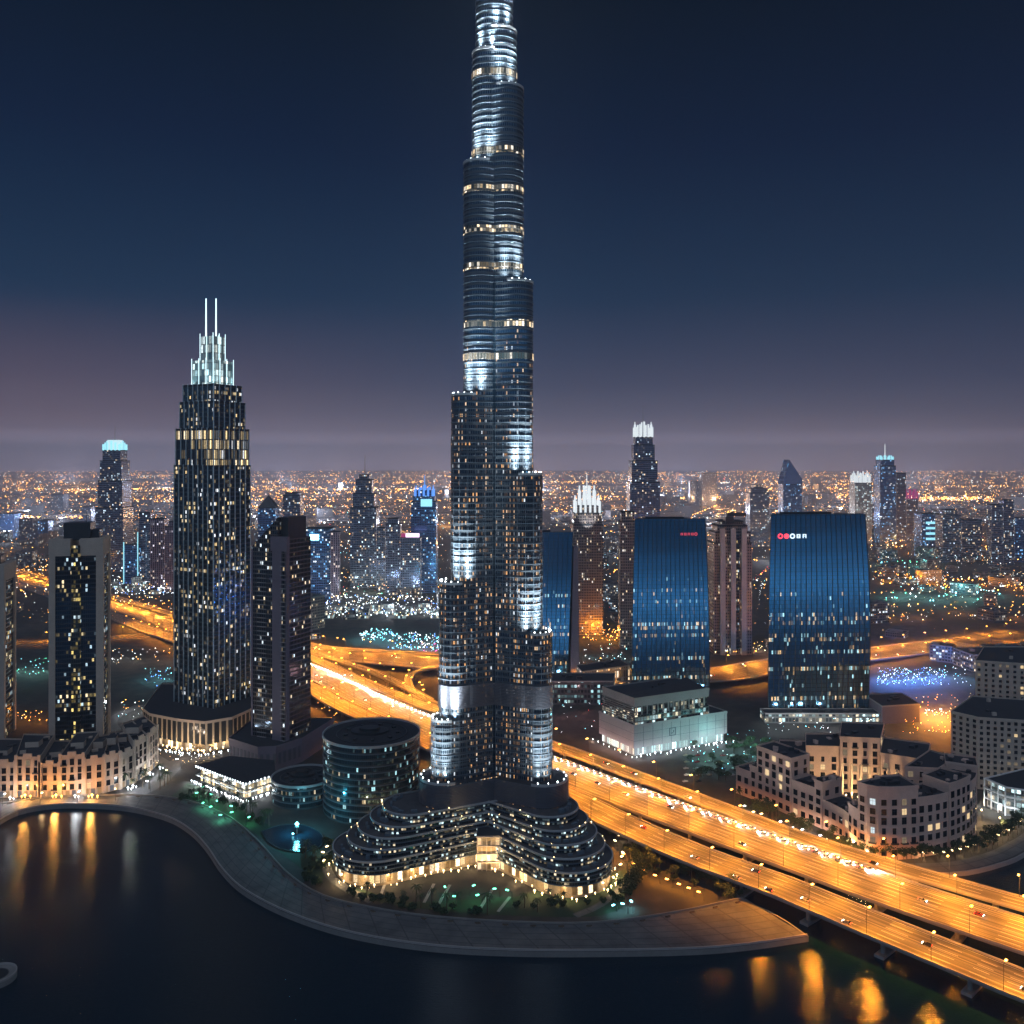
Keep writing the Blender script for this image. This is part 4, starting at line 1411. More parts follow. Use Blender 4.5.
def stucco_block(t, blocks, wallmat, roofmat, floor=6.0, pitch=6.2, ww=3.0, wh=3.4, litp=.08, cap=98, base=4.0):
    spots = []
    rnd = random.Random(len(blocks)*7 + int(floor*10))
    for bi, (pts, h) in enumerate(blocks):
        m = MB()
        m.prism(pts, 0, h, 0, 1)
        m.ring(pts, h-.8, h+1.2, .35, 0)
        m.ring(pts, base+floor*.92, base+floor*.92+.5, .18, 0)
        m.build('wall', [wallmat, roofmat], t)
        cx = sum(p[0] for p in pts)/len(pts); cy_ = sum(p[1] for p in pts)/len(pts)
        for k in range(5):
            q_ = pts[(k*2) % len(pts)]
            f = .25 + rnd.random()*.4
            rf = MB()
            rf.box(cx+(q_[0]-cx)*f, cy_+(q_[1]-cy_)*f, h, 1.6+rnd.random()*3.4, 1.6+rnd.random()*2.2, .9+rnd.random()*1.8, rnd.random(), rnd.choice((0, 0, 1)))
            rf.build('roof_unit', [MT['darkmetal'], wallmat], t)
        n = len(pts)
        for i in range(n):
            a, b = pts[i], pts[(i+1) % n]
            L = math.hypot(b[0]-a[0], b[1]-a[1])
            hd = math.atan2(b[1]-a[1], b[0]-a[0])
            nx, ny = math.sin(hd), -math.cos(hd)
            mx_, my_ = (a[0]+b[0])/2, (a[1]+b[1])/2
            if nx*(-mx_) + ny*(-my_) < 0:
                continue
            cnt = int((L-1.5)/pitch)
            if cnt < 1:
                if L > ww+1.2: cnt = 1
                else: continue
            for c in range(cnt):
                s = L*(c+.5)/cnt
                px, py = a[0]+math.cos(hd)*s, a[1]+math.sin(hd)*s
                # skip where another block stands in front of this wall
                tp = (px+nx*1.5, py+ny*1.5)
                for fl in range(int((h-base-1)/floor)+1):
                    z = base*.35 + fl*floor if base < 2 else base + fl*floor - (1.5 if fl == 0 else 0)
                    if z + wh > h-1.2:
                        continue
                    if any(k != bi and inside(tp, pp2) and h2 > z for k, (pp2, h2) in enumerate(blocks)):
                        continue
                    facing = (nx*(-mx_) + ny*(-my_))/math.hypot(mx_, my_)
                    spots.append((-(facing)/math.hypot(px, py), px, py, z, hd, (bi*7+fl*3+c) % 5))
    spots.sort(key=lambda s: s[0])
    rest = MB()
    for i, (k, x, y, z, hd, v) in enumerate(spots):
        r = rnd.random()
        kind = 'warm' if r < litp*.5 else 'cool' if r < litp*.75 else 'dim' if r < litp*2 else 'dark'
        w_ = ww*(1.0 if v else .7); h_ = wh*(1.0 if v != 3 else 1.15)
        if i < cap:
            add_window(t, x, y, z, hd, kind, round(w_, 2), round(h_, 2), wallmat)
            if v == 2 and i % 2 and floor > 5:
                c, s = math.cos(hd), math.sin(hd)
                bal = MB()
                bal.box(x+s*.85, y-c*.85, z-.45, w_+1.2, 1.7, .25, hd, 0)
                bal.box(x+s*1.62, y-c*1.62, z-.2, w_+1.2, .14, 1.05, hd, 1)
                for sg in (-1, 1):
                    bal.box(x+c*sg*(w_/2+.53)+s*.8, y+s*sg*(w_/2+.53)-c*.8, z-.2, .14, 1.5, 1.05, hd, 1)
                bal.build('balcony', [wallmat, MT['darkmetal']], t)
        else:
            c, s = math.cos(hd), math.sin(hd)
            rest.box(x+s*.1, y-c*.1, z, w_, .25, h_, hd, 1 if kind in ('warm', 'cool') else 0)
            rest.box(x+s*.25, y-c*.25, z-.3, w_+.5, .6, .25, hd, 2)
            rest.box(x+s*.2, y-c*.2, z+h_, w_+.4, .45, .22, hd, 2)
    if rest.f:
        o = rest.build('windows', [PANE['dark'], PANE['warm'], wallmat], t)
        stuff(o)
    return len(spots)

# rose courtyard block (right)
t = thing('courtyard_block', 'rose coloured stucco block of stepped towers around a lit courtyard', 'apartment block', (255, 640, 0))
oc = smooth_line(gpl([(736, 793), (764, 804), (793, 817), (822, 829), (844, 841), (856, 852), (873, 858.5), (890, 859.5), (908, 858.5), (925, 857), (944, 853), (962, 846), (976, 835), (975, 818)]), 3)
nseg = int(sum(math.hypot(b[0]-a[0], b[1]-a[1]) for a, b in zip(oc, oc[1:]))/6.4)
oc = resample(oc, nseg+1)
ic = off_line(oc, -19)
hts = [(0, 2, 19, 0), (2, 3, 24, 0), (3, 8, 40, .0), (8, 11, 25, .6), (11, 12, 31, 0), (12, 16, 19, .8), (16, 18, 27, 0), (18, 24, 45, -.7), (24, 28, 37, .5), (28, 32, 43, -.4), (32, 36, 38, .4), (36, nseg, 42, -.3)]
blocks = []
for a, b, hh, o_ in hts:
    b = min(b, nseg)
    if b <= a: continue
    po = off_line(oc[a:b+1], -o_); pi_ = ic[a:b+1]
    blocks.append((po + pi_[::-1], hh))
blocks += [
    ([gp(905, 826), gp(938, 828), gp(955, 815), gp(930, 806)], 40),
    ([gp(840, 792), gp(880, 794), gp(884, 776), gp(842, 774)], 41),
    ([gp(880.5, 797), gp(926, 805), gp(930, 786), gp(884, 779)], 32),
    ([gp(806, 790), gp(839.5, 791), gp(841.5, 776), gp(806, 776)], 33),
    ([gp(777, 791), gp(805.5, 799), gp(805.5, 780), gp(780, 779)], 30),
]
blocks = [(b[0] if sum((b[0][i][0]*b[0][(i+1) % len(b[0])][1]-b[0][(i+1) % len(b[0])][0]*b[0][i][1]) for i in range(len(b[0]))) > 0 else b[0][::-1], b[1]) for b in blocks]
stucco_block(t, blocks, MT['rose'], MT['roof'], 6.0, 6.2, 3.3, 3.9, .10)
m = MB()
for k in range(7):       # lit courtyard columns
    x, y = gp(842+k*9, 797+k*1.2)
    m.box(x, y-1.2, 0, 1.3, 1.3, 26)
m.build('courtyard_column', MT['sand'], t)
for px, py in ((838, 803), (846, 804), (858, 804), (872, 806), (888, 808), (828, 806)):
    x, y = gp(px, py)
    point((x, y, 10), 8500, WARM, .6, t)
bulbs(t, 'courtyard_lamp', G['warm'], [(*gp(px, py), 8, 1) for px, py in ((846, 806), (852, 804), (858, 808), (872, 810), (888, 812), (830, 806), (880, 806), (840, 802))], .7)
for px, py in ((846, 847), (856, 856), (862, 858)):
    x, y = gp(px, py); point((x, y-2, 4), 9000, WARM, .5, t)
x, y = gp(806, 830); point((x, y-3, 5), 7000, (1, .9, .75), .6, t)

# sand coloured curved terrace (left)
t = thing('curved_terrace', 'sand coloured curved terrace block with big windows facing the lake', 'apartment block', (-335, 690, 0))
fr = gpl([(-40, 800), (-8, 798), (16, 797), (40, 797), (60, 797), (84, 795.5), (104, 793), (120, 789), (134, 783), (147, 775), (157, 765)])
bk = [(-470, 716), (-430, 714), (-395, 712), (-370, 711), (-352, 712), (-336, 716), (-330, 722), (-327, 726), (-324, 732), (-320, 742), (-316, 756)]
hs = [25, 25, 29, 24, 30, 26, 27, 26, 31, 31]
blocks = []
for i in range(10):
    k = .12 if i % 2 else 0
    blocks.append(([fr[i], fr[i+1], bk[i+1], bk[i]], hs[i]))
bm = [(b[0], b[1]) for b in blocks]
stucco_block(t, bm, MT['sand'], MT['roof'], 5.6, 5.0, 3.1, 4.2, .05, base=6.5)
pil = MB()
for i in range(10):
    (a, b), hh = (fr[i], fr[i+1]), hs[i]
    hd = math.atan2(b[1]-a[1], b[0]-a[0]); L_ = math.hypot(b[0]-a[0], b[1]-a[1])
    for f_ in (.02, .98):
        pil.box(a[0]+(b[0]-a[0])*f_+math.sin(hd)*.45, a[1]+(b[1]-a[1])*f_-math.cos(hd)*.45, 0, 2.2, 1.4, hh+2.5, hd)
    pil.box((a[0]+b[0])/2+math.sin(hd)*.5, (a[1]+b[1])/2-math.cos(hd)*.5, hh+.2, L_*.36, 1.2, 3.4, hd)
pil.build('pilaster', MT['sand'], t)
for i in range(9):
    pen = MB()
    f0 = .38 + .2*random.random()
    cx_ = fr[i][0]*(1-f0)*.5+fr[i+1][0]*(1-f0)*.5 + (bk[i][0]+bk[i+1][0])*.5*f0
    cy2 = fr[i][1]*(1-f0)*.5+fr[i+1][1]*(1-f0)*.5 + (bk[i][1]+bk[i+1][1])*.5*f0
    w_ = math.hypot(fr[i][0]-fr[i+1][0], fr[i][1]-fr[i+1][1])
    pen.box(cx_, cy2, hs[i], max(6, w_*.55), 9, 3.6+2*random.random(), random.random()*.3, 0, 1)
    pen.build('penthouse', [MT['sand'], MT['roof']], t)
gf = MB()
gl_line = offset(fr, .25, False)
for k, (x, y, h) in enumerate(along(gl_line, 4.4, 2)):
    gf.box(x, y, .4, 2.8, .3, 4.2, h, 0 if k % 3 else 1)
gf.build('shopfront', [glow('shopfront_glass', (1, .62, .28), .35), glow('shopfront_dim', (.7, .8, 1), .12)], t)
for px in (25, 56, 92):
    x, y = gp(px, 801)
    bulbs(t, 'front_lamp', G['orange'], [(x, y, 4.5, 1), (x-3, y+1, 3.2, .6), (x+3.5, y+1, 3.4, .7)], 1.0)
    point((x, y-2, 5.5), 17000, (1, .42, .08), .8, t)
for (px, py) in ((128, 793), (133, 791), (150, 778), (160, 772), (75, 801), (10, 803)):
    x, y = gp(px, py)
    bulbs(t, 'front_lamp', G['white'], [(x, y, 4.0, .8), (x+2, y+1, 3, .5)], 1.0)
    point((x, y, 5), 5200, WHITE, .6, t)

# apartment slabs at the right border
def apartment(name, label, pts, h, fl, pitch, litp=.05, cap=98):
    cx = sum(p[0] for p in pts)/len(pts); cy_ = sum(p[1] for p in pts)/len(pts)
    t = thing(name, label, 'apartment block', (cx, cy_, 0))
    stucco_block(t, [(pts, h)], MT['beige'], MT['roof'], fl, pitch, 2.3, 2.3, litp, cap, base=3.0)
    return t
apartment('apartment_block', 'plain beige apartment slab with a grid of square windows at the right border', [gp(951, 781), gp(978, 789), (425, 655), (480, 705), (385, 735)], 54, 4.3, 4.4)
apartment('apartment_block', 'beige apartment slab rising behind the plain one at the right border', [(416, 790), (470, 772), (560, 800), (560, 850), (456, 850)], 71, 4.6, 5.2)
P = [gp(984, 806), gp(1006, 816), gp(1042, 822), (440, 655), (395, 665)]
t = thing('glazed_pavilion', 'low pale building with lit galleries at the right border', 'building', (P[1][0], P[1][1], 0))
m = MB(); m.prism(offset(P, -1.5), 0, 20, 0, 1); m.build('glass_wall', [F_SHOP, MT['roof']], t)
m = MB()
for z in (6, 13, 19.6):
    m.ring(offset(P, -1.5), z, z+.9, 1.6, 0)
for (x, y, h) in along(P[:3], 6, .5):
    m.box(x, y+.3, 0, .7, .7, 20.3, h)
m.build('gallery', MT['whitepaint'], t)
for k, (x, y, h) in enumerate(along(offset(P, 5)[:3], 13, 4)):
    point((x, y, 4), 3000, WHITE, .5, t)

# ================================================================== towers of the far skyline
F_FAR = facade('far_glass', floor=4.4, bay=3.2, frame=(.15, .17, .24), glass=(.09, .12, .19), gmetal=.8, grough=.15, lit=.17, warm=(1, .70, .40), cool=(.65, .85, 1), cool_p=.5, strength=1.7,
               mw=.25, mh=.35, rows=.04, clump=.5, seed=101)  # bluish frame colour carries the haze and blue light on far towers
F_FARB = facade('far_blue_glass', floor=4.4, bay=3.2, frame=(.08, .15, .34), glass=(.07, .15, .30), gmetal=.8, grough=.15, lit=.22, warm=(.8, .9, 1), cool=(.2, .55, 1), cool_p=.65, strength=2.0,
               mw=.25, mh=.35, rows=.05, clump=.5, seed=103)  # frames painted bluer still, haze and blue light put into the colour
F_RES = facade('residential_front', floor=3.9, bay=2.4, frame=(.26, .20, .185), glass=(.05, .055, .065), gmetal=.6, grough=.15, lit=.16, warm=(1, .74, .42), cool=(1, .92, .8), cool_p=.4, strength=1.3,
               mw=.42, mh=.35, rows=.03, clump=.5, seed=105, colbright=1.0)
F_PINK = facade('pink_ribbed_front', floor=4.2, bay=4.0, frame=(.30, .22, .27), glass=(.06, .06, .09), gmetal=.6, grough=.2, lit=.2, warm=(1, .8, .7), cool=(.9, .85, 1), cool_p=.5, strength=1.3,
                mw=.45, mh=.2, rows=.02, clump=.4, seed=107)
CW = glow('crown_white', (.86, .95, 1), 1.0)
CC = glow('crown_cyan', (.35, .85, 1), 1.3)
CB = glow('crown_blue', (.12, .35, 1), 1.2)
CM = glow('crown_magenta', (.6, .05, .28), .6)
def px_tower(name, label, x0, x1, ytop, D, fm, tiers=None, dep=.9, rot=0.0, crown=None, group=None):
    """tower from its place in the photo: left and right edge and top at distance D"""
    s = D/FPX
    x = ((x0+x1)/2-512)*s
    w = (x1-x0)*s
    H = CH - (ytop-HZ)*s
    tiers = tiers or [(1.0, 0, 1.0)]
    t = towerlike(name, label, 'skyscraper', x, D + w*dep/2, rot, [(w*k, w*k*dep, H*a, H*b) for k, a, b in tiers], fm, None, group=group)
    return t, x, D + w*dep/2, w, H
def mast(t, x, y, z0, z1, r=.8, mat=None):
    m = MB(); m.tube((x, y, z0), (x, y, z1), r, r*.4, 6); m.build('mast', mat or MT['steel'], t)
def lantern(t, x, y, w, d, z0, z1, mat, n=5):
    m = MB()
    for k in range(n):
        for sgn in (-1, 1):
            f = (k/(n-1)-.5)
            hh = z0 + (z1-z0)*(1-abs(f)*.7)
            m.box(x+f*w, y+sgn*d/2, z0, w/n*.55, 1.5, hh-z0); m.box(x+sgn*w/2, y+f*d, z0, 1.5, d/n*.55, hh-z0)
    m.build('lit_crown', mat, t)
# right of the tall tower
t, x, y, w, H = px_tower('crowned_tower', 'slim beige tower with a bright white stepped crown beside the tall tower', 573, 603, 507, 1272, F_RES, [(1, 0, .86), (.93, .86, .95), (.72, .95, 1.0)])
lantern(t, x, y, w*.8, w*.8, H*.95, H+18, CW, 6); lantern(t, x, y, w*.5, w*.5, H+4, H+34, CW, 4); mast(t, x, y, H+10, H+50, 1.2, CW)
spot((x, y-40, H*.8), (x, y, H+5), 90000, WHITE, 60, .8, 1, t, 'crown_beam')
t, x, y, w, H = px_tower('crowned_tower', 'dark tapering tower with a white crown behind the blue slabs', 630, 660, 445, 1900, F_FAR, [(1, 0, .72), (.86, .72, .88), (.70, .88, 1.0), (.58, 1.0, 1.06)])
lantern(t, x, y, w*.55, w*.55, H*1.06, H*1.06+34, CW, 5); mast(t, x, y, H*1.06, H*1.06+66, 1.6)
px_tower('beige_tower', 'beige residential tower just left of the blue slab with red sign', 620, 636, 512, 1180, F_RES, [(1, 0, .93), (.8, .93, 1)])
t, x, y, w, H = px_tower('round_top_tower', 'beige ribbed residential tower between the two blue slabs with a bent roof mast', 714, 752, 522, 1142, F_RES, [(1, 0, .84), (.93, .84, .92), (.8, .92, .97), (.62, .97, 1.0)], .8)
m = MB(); m.box(x-3, y-8, H-2, 10, 14, 9); m.box(x+7, y-8, H+7, 26, 5, 4.5, .1); m.tube((x-4, y-8, H), (x+2, y-8, H+13), 1.6, 1.6, 5); m.build('roof_boom', MT['darkmetal'], t)
for dx in (-.28, .0, .28):
    m = MB(); m.box(x+w*dx, y-w*.42, 0, w*.13, 4, H*.95); m.build('rib', MT['beige'], t)
m = MB(); m.box(x+w*.05, y-w*.42, 8, w*.22, 2.0, H*.86); m.build('glass_bay', F_SL, t)
px_tower('distant_tower', 'grey rounded tower behind the gap between blue slabs', 750, 769, 487, 2600, F_FAR, [(1, 0, .9), (.85, .9, .97), (.5, .97, 1.03)])
t, x, y, w, H = px_tower('sail_tower', 'distant tower with a sharp slanted sail top', 783, 802, 484, 2600, F_FARB)
m = MB(); s_ = w/2
m.face([(x-s_, y-s_, H), (x+s_, y-s_, H), (x+s_, y-s_, H+14), (x-s_*.35, y-s_, H+72)][0:4], None, 0)
m.face([(x-s_, y+s_, H), (x-s_*.35, y+s_, H+72), (x+s_, y+s_, H+14), (x+s_, y+s_, H)], None, 0)
m.face([(x-s_, y-s_, H), (x-s_*.35, y-s_, H+72), (x-s_*.35, y+s_, H+72), (x-s_, y+s_, H)], None, 0)
m.face([(x-s_*.35, y-s_, H+72), (x+s_, y-s_, H+14), (x+s_, y+s_, H+14), (x-s_*.35, y+s_, H+72)], None, 0)
m.build('sail_top', F_FARB, t)
lantern(t, x+w*.2, y, w*.3, w*.6, H+6, H+30, CW, 3)
t, x, y, w, H = px_tower('white_crown_tower', 'distant tower lit white all over with a glowing white top', 855, 872, 483, 2700, facade('white_lit_front', 5, 4, (.3, .34, .36), (.2, .24, .26), .3, .3, .55, (.9, .97, 1), (.7, .95, 1), .5, 1.2, .25, .3, .1, .4, 111))
lantern(t, x, y, w*.8, w*.8, H, H+36, CW, 5)
t, x, y, w, H = px_tower('antenna_tower', 'tall distant dark tower with a lit antenna on the right skyline', 880, 896, 460, 2700, F_FARB, [(1, 0, .93), (.85, .93, 1.0)])
lantern(t, x, y, w*.7, w*.7, H, H+16, CC, 4); mast(t, x, y, H, H+50, 2.0, CW)
px_tower('distant_tower', 'distant slab standing against the antenna tower', 896.5, 906, 473, 2720, F_FAR)
t, x, y, w, H = px_tower('magenta_tower', 'distant tower with a magenta lit top', 906.5, 918, 499, 2740, F_FAR)
lantern(t, x, y, w*.9, w*.9, H, H+34, CM, 4)
t, x, y, w, H = px_tower('screen_tower', 'distant block with a teal lit screen on its front', 922, 941, 514, 2300, F_FARB)
m = MB()
for k in range(4): m.box(x, y-w*.45-.8, H-26-k*14, w*.6, .8, 6)
m.build('lit_sign_bar', CC, t)
px_tower('distant_tower', 'broad dark block right of the block with the teal screen', 943, 961, 510, 2200, F_FAR, [(1, 0, .9), (.7, .9, 1)])
px_tower('distant_tower', 'pair-like grey block with lit ground floors on the right skyline', 962, 982, 520, 2250, F_FAR)
px_tower('distant_tower', 'dark twin slab near the right border, taller one', 992, 1003, 505, 2100, F_FAR)
px_tower('distant_tower', 'dark twin slab near the right border, wider one', 1003.5, 1014, 500, 2130, F_FAR)
px_tower('distant_tower', 'bluish block cut by the right border', 1015, 1032, 518, 2200, F_FARB)
px_tower('distant_tower', 'hazy grey tower alone in the far orange lights', 702, 717, 473, 4800, F_FAR)
px_tower('distant_tower', 'hazy low slab left of the lone grey tower in the orange lights', 690, 700, 481, 4900, F_FAR)
# left side
t, x, y, w, H = px_tower('lit_top_tower', 'tall tapering grey tower with a glowing cyan top on the left skyline', 96, 123, 455, 2000, F_FAR, [(1, 0, .55), (.9, .55, .78), (.8, .78, .95), (.66, .95, 1.04)])
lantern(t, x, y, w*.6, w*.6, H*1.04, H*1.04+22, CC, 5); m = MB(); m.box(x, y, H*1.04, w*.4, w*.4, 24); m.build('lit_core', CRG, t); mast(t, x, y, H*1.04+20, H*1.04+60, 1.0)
px_tower('pink_tower', 'pinkish ribbed tower right of the lit top tower', 150, 164, 519, 1720, F_PINK)
px_tower('pink_tower', 'lower pinkish ribbed tower touching the twin mast tower', 164.5, 180, 522, 1700, F_PINK, [(1, 0, .93), (.6, .93, 1)])
px_tower('dark_tower', 'plain dark slab between lit top tower and pinkish towers', 139, 150, 513, 1800, F_FAR)
t, x, y, w, H = px_tower('blue_lit_tower', 'narrow tower with blue white light strips up its corners', 124, 138, 545, 1780, F_FARB)
m = MB()
for dx in (-.5, .5): m.box(x+w*dx, y-w*.5, 0, 1.4, 1.4, H+ (26 if dx > 0 else 6))
m.build('light_strip', CC, t)
t, x, y, w, H = px_tower('pyramid_tower', 'blue lit tower with a pyramid top right of the twin mast tower', 258, 275, 508, 1900, F_FARB)
m = MB(); P = rect(x, y, w, w*.9)
for k in range(4):
    a, b = P[k], P[(k+1) % 4]; m.face([(*a, H+1.2), (*b, H+1.2), (x, y, H+28)], None, 0)
m.build('pyramid_roof', MT['darkmetal'], t); mast(t, x, y, H+26, H+42, .8)
px_tower('dark_tower', 'dark flat topped tower behind the sloping roof tower', 283, 300, 493, 2000, F_FAR, [(1, 0, .97), (.8, .97, 1)])
t, x, y, w, H = px_tower('blue_lamp_tower', 'blue tower with a dazzling cyan lamp at the top', 304, 330, 529, 1600, F_FARB)
m = MB(); m.box(x-w*.1, y-w*.47, H-20, w*.34, 2, 10); m.build('top_lamp', glow('dazzling_lamp', (.35, .95, 1), 9), t)
px_tower('mauve_tower', 'mauve edged tower joined to the blue tower with cyan lamp', 330.5, 339, 532, 1590, F_PINK)
t, x, y, w, H = px_tower('stepped_tower', 'dark stepped tower with antenna left of the tall tower', 350, 376, 488, 1750, F_FAR, [(1, 0, .80), (.82, .80, .94), (.62, .94, 1.08), (.4, 1.08, 1.13)])
mast(t, x, y, H*1.12, H*1.12+42, 1.1)
px_tower('dark_tower', 'dark low tower against the stepped antenna tower', 376.5, 385, 528, 1720, F_FAR)
px_tower('dark_tower', 'wide dark tower with two notches left of the pink sign', 385.5, 400, 519, 1650, F_FAR, [(1, 0, .93), (.7, .93, 1)])
t, x, y, w, H = px_tower('sign_tower', 'dark block with a pink and white light bar on its roof', 400.5, 420, 538, 1600, F_FAR)
m = MB(); m.box(x+w*.1, y-w*.3, H+1, w*.7, 2, 7, 0, 0); m.box(x-w*.38, y-w*.3, H+1, w*.2, 2, 7, 0, 1); m.build('roof_sign', [glow('sign_pinkish_white', (1, .7, 1), 2.2), CM], t)
t, x, y, w, H = px_tower('blue_crown_tower', 'tall blue tower with glowing blue crown next to the tall tower', 411, 436, 497, 1680, F_FARB, [(1, 0, .95), (.85, .95, 1.0), (.6, 1.0, 1.06)])
lantern(t, x, y, w*.7, w*.7, H, H+22, CB, 5); m = MB(); m.box(x+w*.12, y-w*.5, H-18, w*.45, 2, 14); m.build('lit_screen', CC, t); mast(t, x, y, H*1.06, H*1.06+30, 1.6, CB)
px_tower('distant_tower', 'hazy grey block far out among the left orange lights', 51, 63, 494, 4300, F_FAR)
px_tower('distant_tower', 'hazy dark block nearer the lit top tower on the left', 82, 91, 507, 3200, F_FAR)
px_tower('distant_tower', 'hazy bluish block near the left border', 0, 14, 514, 2900, F_FARB)
px_tower('distant_tower', 'grey block between left border and the framed slab tower', 19, 32, 519, 2800, F_FAR)
px_tower('distant_tower', 'lower bluish block behind the framed slab tower', 36, 48, 521, 2850, F_FARB)
# ================================================================== low blocks of the city
rg = random.Random(77)
KEEP = [(-11, 580, 110), (-102, 640, 45), (-155, 655, 30), (mx, my, 75), (-385, 775, 45), (-486, 800, 45), (-190, 752, 55), (171, 960, 62), (299, 880, 72), (28, 1025, 55),
        (110, 1290, 40), (287, 1930, 50), (286, 1160, 40), (145, 1195, 25), (140, 780, 80), (255, 645, 80), (-335, 700, 90), (440, 720, 75), (470, 820, 70), (372, 860, 30), (70, 925, 50), (100, 985, 45)]
def free(x, y, r, road_gap=10):
    for a, b, c in KEEP:
        if (x-a)**2 + (y-b)**2 < (c+r)**2:
            return False
    for line, wd in ROADS:
        if dist_line((x, y), line[::3] + line[-1:]) < wd/2 + r + road_gap:
            return False
    return True
ROADS_S = [(l[::4], w) for l, w in ROADS]
OPEN = [(-560, 1050, 170), (-150, 1260, 120), (470, 1010, 70), (560, 1600, 200), (-420, 1050, 110), (420, 880, 50), (640, 2050, 160), (200, 700, 40)]
lowM = [facade('low_block_a', 3.8, 3.0, (.16, .14, .13), (.06, .07, .09), .6, .2, .30, (1, .75, .45), (.85, .94, 1), .5, 1.5, .3, .4, .05, .5, 121),
        facade('low_block_b', 3.8, 3.4, (.10, .11, .13), (.06, .08, .11), .7, .2, .34, (1, .85, .65), (.65, .85, 1), .6, 1.5, .25, .4, .1, .5, 123),
        facade('low_block_c', 4.2, 3.0, (.22, .18, .16), (.05, .06, .07), .5, .2, .22, (1, .66, .35), (1, .9, .75), .5, 1.4, .35, .4, .03, .5, 125)]
n = 0
tries = 0
placed = []
while n < 250 and tries < 9000:
    tries += 1
    D = 900 + 2500*rg.random()**1.3
    X = (rg.random()*1.3-.65)*D
    w, d = 18+rg.random()*34, 16+rg.random()*26
    h = 7 + 26*rg.random()**2 + (22 if rg.random() < .18 else 0)
    if D < 1250: h = min(h, 20)
    r = max(w, d)*.6
    if X < -430 and D < 1150 or not free(X, D, r) or any((X-a)**2+(D-b)**2 < (r+c)**2 for a, b, c in OPEN) or any((X-a)**2+(D-b)**2 < (r+c+3)**2 for a, b, c in placed):
        continue
    placed.append((X, D, r))
    rot = R(rg.choice((12, 14, -40, -45, 3))) + rg.random()*.08
    m = MB()
    P = rect(X, D, w, d, rot)
    m.prism(P, 0, h, 0, 1); m.ring(P, h-.4, h+1, .3, 2)
    for k in range(3):
        m.box(X+(rg.random()-.5)*w*.5, D+(rg.random()-.5)*d*.5, h, 3+rg.random()*5, 3, 1.5+rg.random()*2, rot, 2)
    o = m.build('low_block', [rg.choice(lowM), MT['roof'], MT['concrete']])
    tag(o, 'small low block with scattered lit windows in the streets beyond the highways', 'building', 'low blocks beyond the highways')
    n += 1
for k in range(11):      # white lit blocks beyond the interchange
    px = 316 + k*12; x, y = gp(px, 615 + 3*math.sin(k*2))
    m = MB(); hh = 10 + 14*rg.random()
    m.prism(rect(x, y, 17+3*rg.random(), 22, .1), 0, hh, 0, 1)
    tag(m.build('lit_block', [F_SHOP, MT['roof']]), 'low block full of white windows in the row beyond the interchange', 'building', 'white lit blocks beyond the interchange')
for k in range(6):
    px = 118 + k*9.5; x, y = gp(px, 590 + 4*math.sin(k*2))
    m = MB(); m.prism(rect(x, y, 15, 20, .1), 0, 8+14*rg.random(), 0, 1)
    tag(m.build('lit_block', [F_SHOP, MT['roof']]), 'low block full of white windows below the pinkish towers', 'building', 'white lit blocks below the pinkish towers')
# the far districts read as one mass
far = MB()
for k in range(3800):
    D = 3400*math.exp(rg.random()*1.25)
    X = (rg.random()*1.5-.75)*D
    w, d = 25+rg.random()*70, 25+rg.random()*70
    h = 5 + 9*rg.random()**2 + (55*rg.random() if rg.random() < .05 else 0)
    far.box(X, D, 0, w, d, h, rg.random()*.5, rg.randrange(2))
for k in range(500):      # the shore behind the photographer
    D = 950*math.exp(rg.random()*1.4)
    X = (rg.random()*3-1.5)*D
    far.box(X, -D-120, 0, 20+rg.random()*50, 20+rg.random()*50, 8 + 60*rg.random()**3, rg.random(), rg.randrange(2))
farM = [facade('far_block_a', 4, 4, (.14, .13, .13), (.05, .06, .08), .5, .25, .07, (1, .6, .28), (.8, .9, 1), .35, 2.2, .3, .4, .02, .7, 131),
        facade('far_block_b', 4, 4, (.18, .16, .15), (.05, .06, .08), .5, .25, .04, (1, .55, .25), (.8, .9, 1), .3, 2.2, .3, .4, .01, .7, 133)]
o = far.build('far_district', farM)
o['label'] = 'far low districts of the city fading into haze'
stuff(o)

# ================================================================== city lights: far street lamps, too many to count
LM = {k: MB() for k in ('orange', 'warm', 'white', 'cyan', 'green', 'blue', 'red', 'pink')}
def dot(x, y, z, r, kind):
    LM[kind].octa(x, y, z, r)
def pick(mix):
    r = rg.random()
    for k, p in mix:
        if r < p: return k
        r -= p
    return mix[0][0]
SZ = 1.08
def cluster(px0, px1, py0, py1, n, mix, size=.42, z=5.0, lamps=0, power=9000, col=SODIUM, band=0.0):
    for k in range(n):
        px = px0 + (px1-px0)*rg.random(); py = py0 + (py1-py0)*rg.random() + band*(px-px0)
        x, y = gp(px, py)
        s = y/FPX
        dot(x, y, z + rg.random()*3, SZ*s*size*(.5+.8*rg.random()**2), pick(mix))
    for k in range(lamps):
        px = px0 + (px1-px0)*(k+.5+(rg.random()-.5)*.6)/lamps; py = py0 + (py1-py0)*(.3+.4*rg.random()) + band*(px-px0)
        x, y = gp(px, py)
        point((x, y, z+9), power, col, 1.0, None, 'district_lamp')
OM = [('orange', .66), ('warm', .2), ('white', .14)]
WM = [('white', .62), ('cyan', .14), ('warm', .24)]
MIXC = [('orange', .38), ('warm', .26), ('white', .28), ('cyan', .05), ('red', .03)]
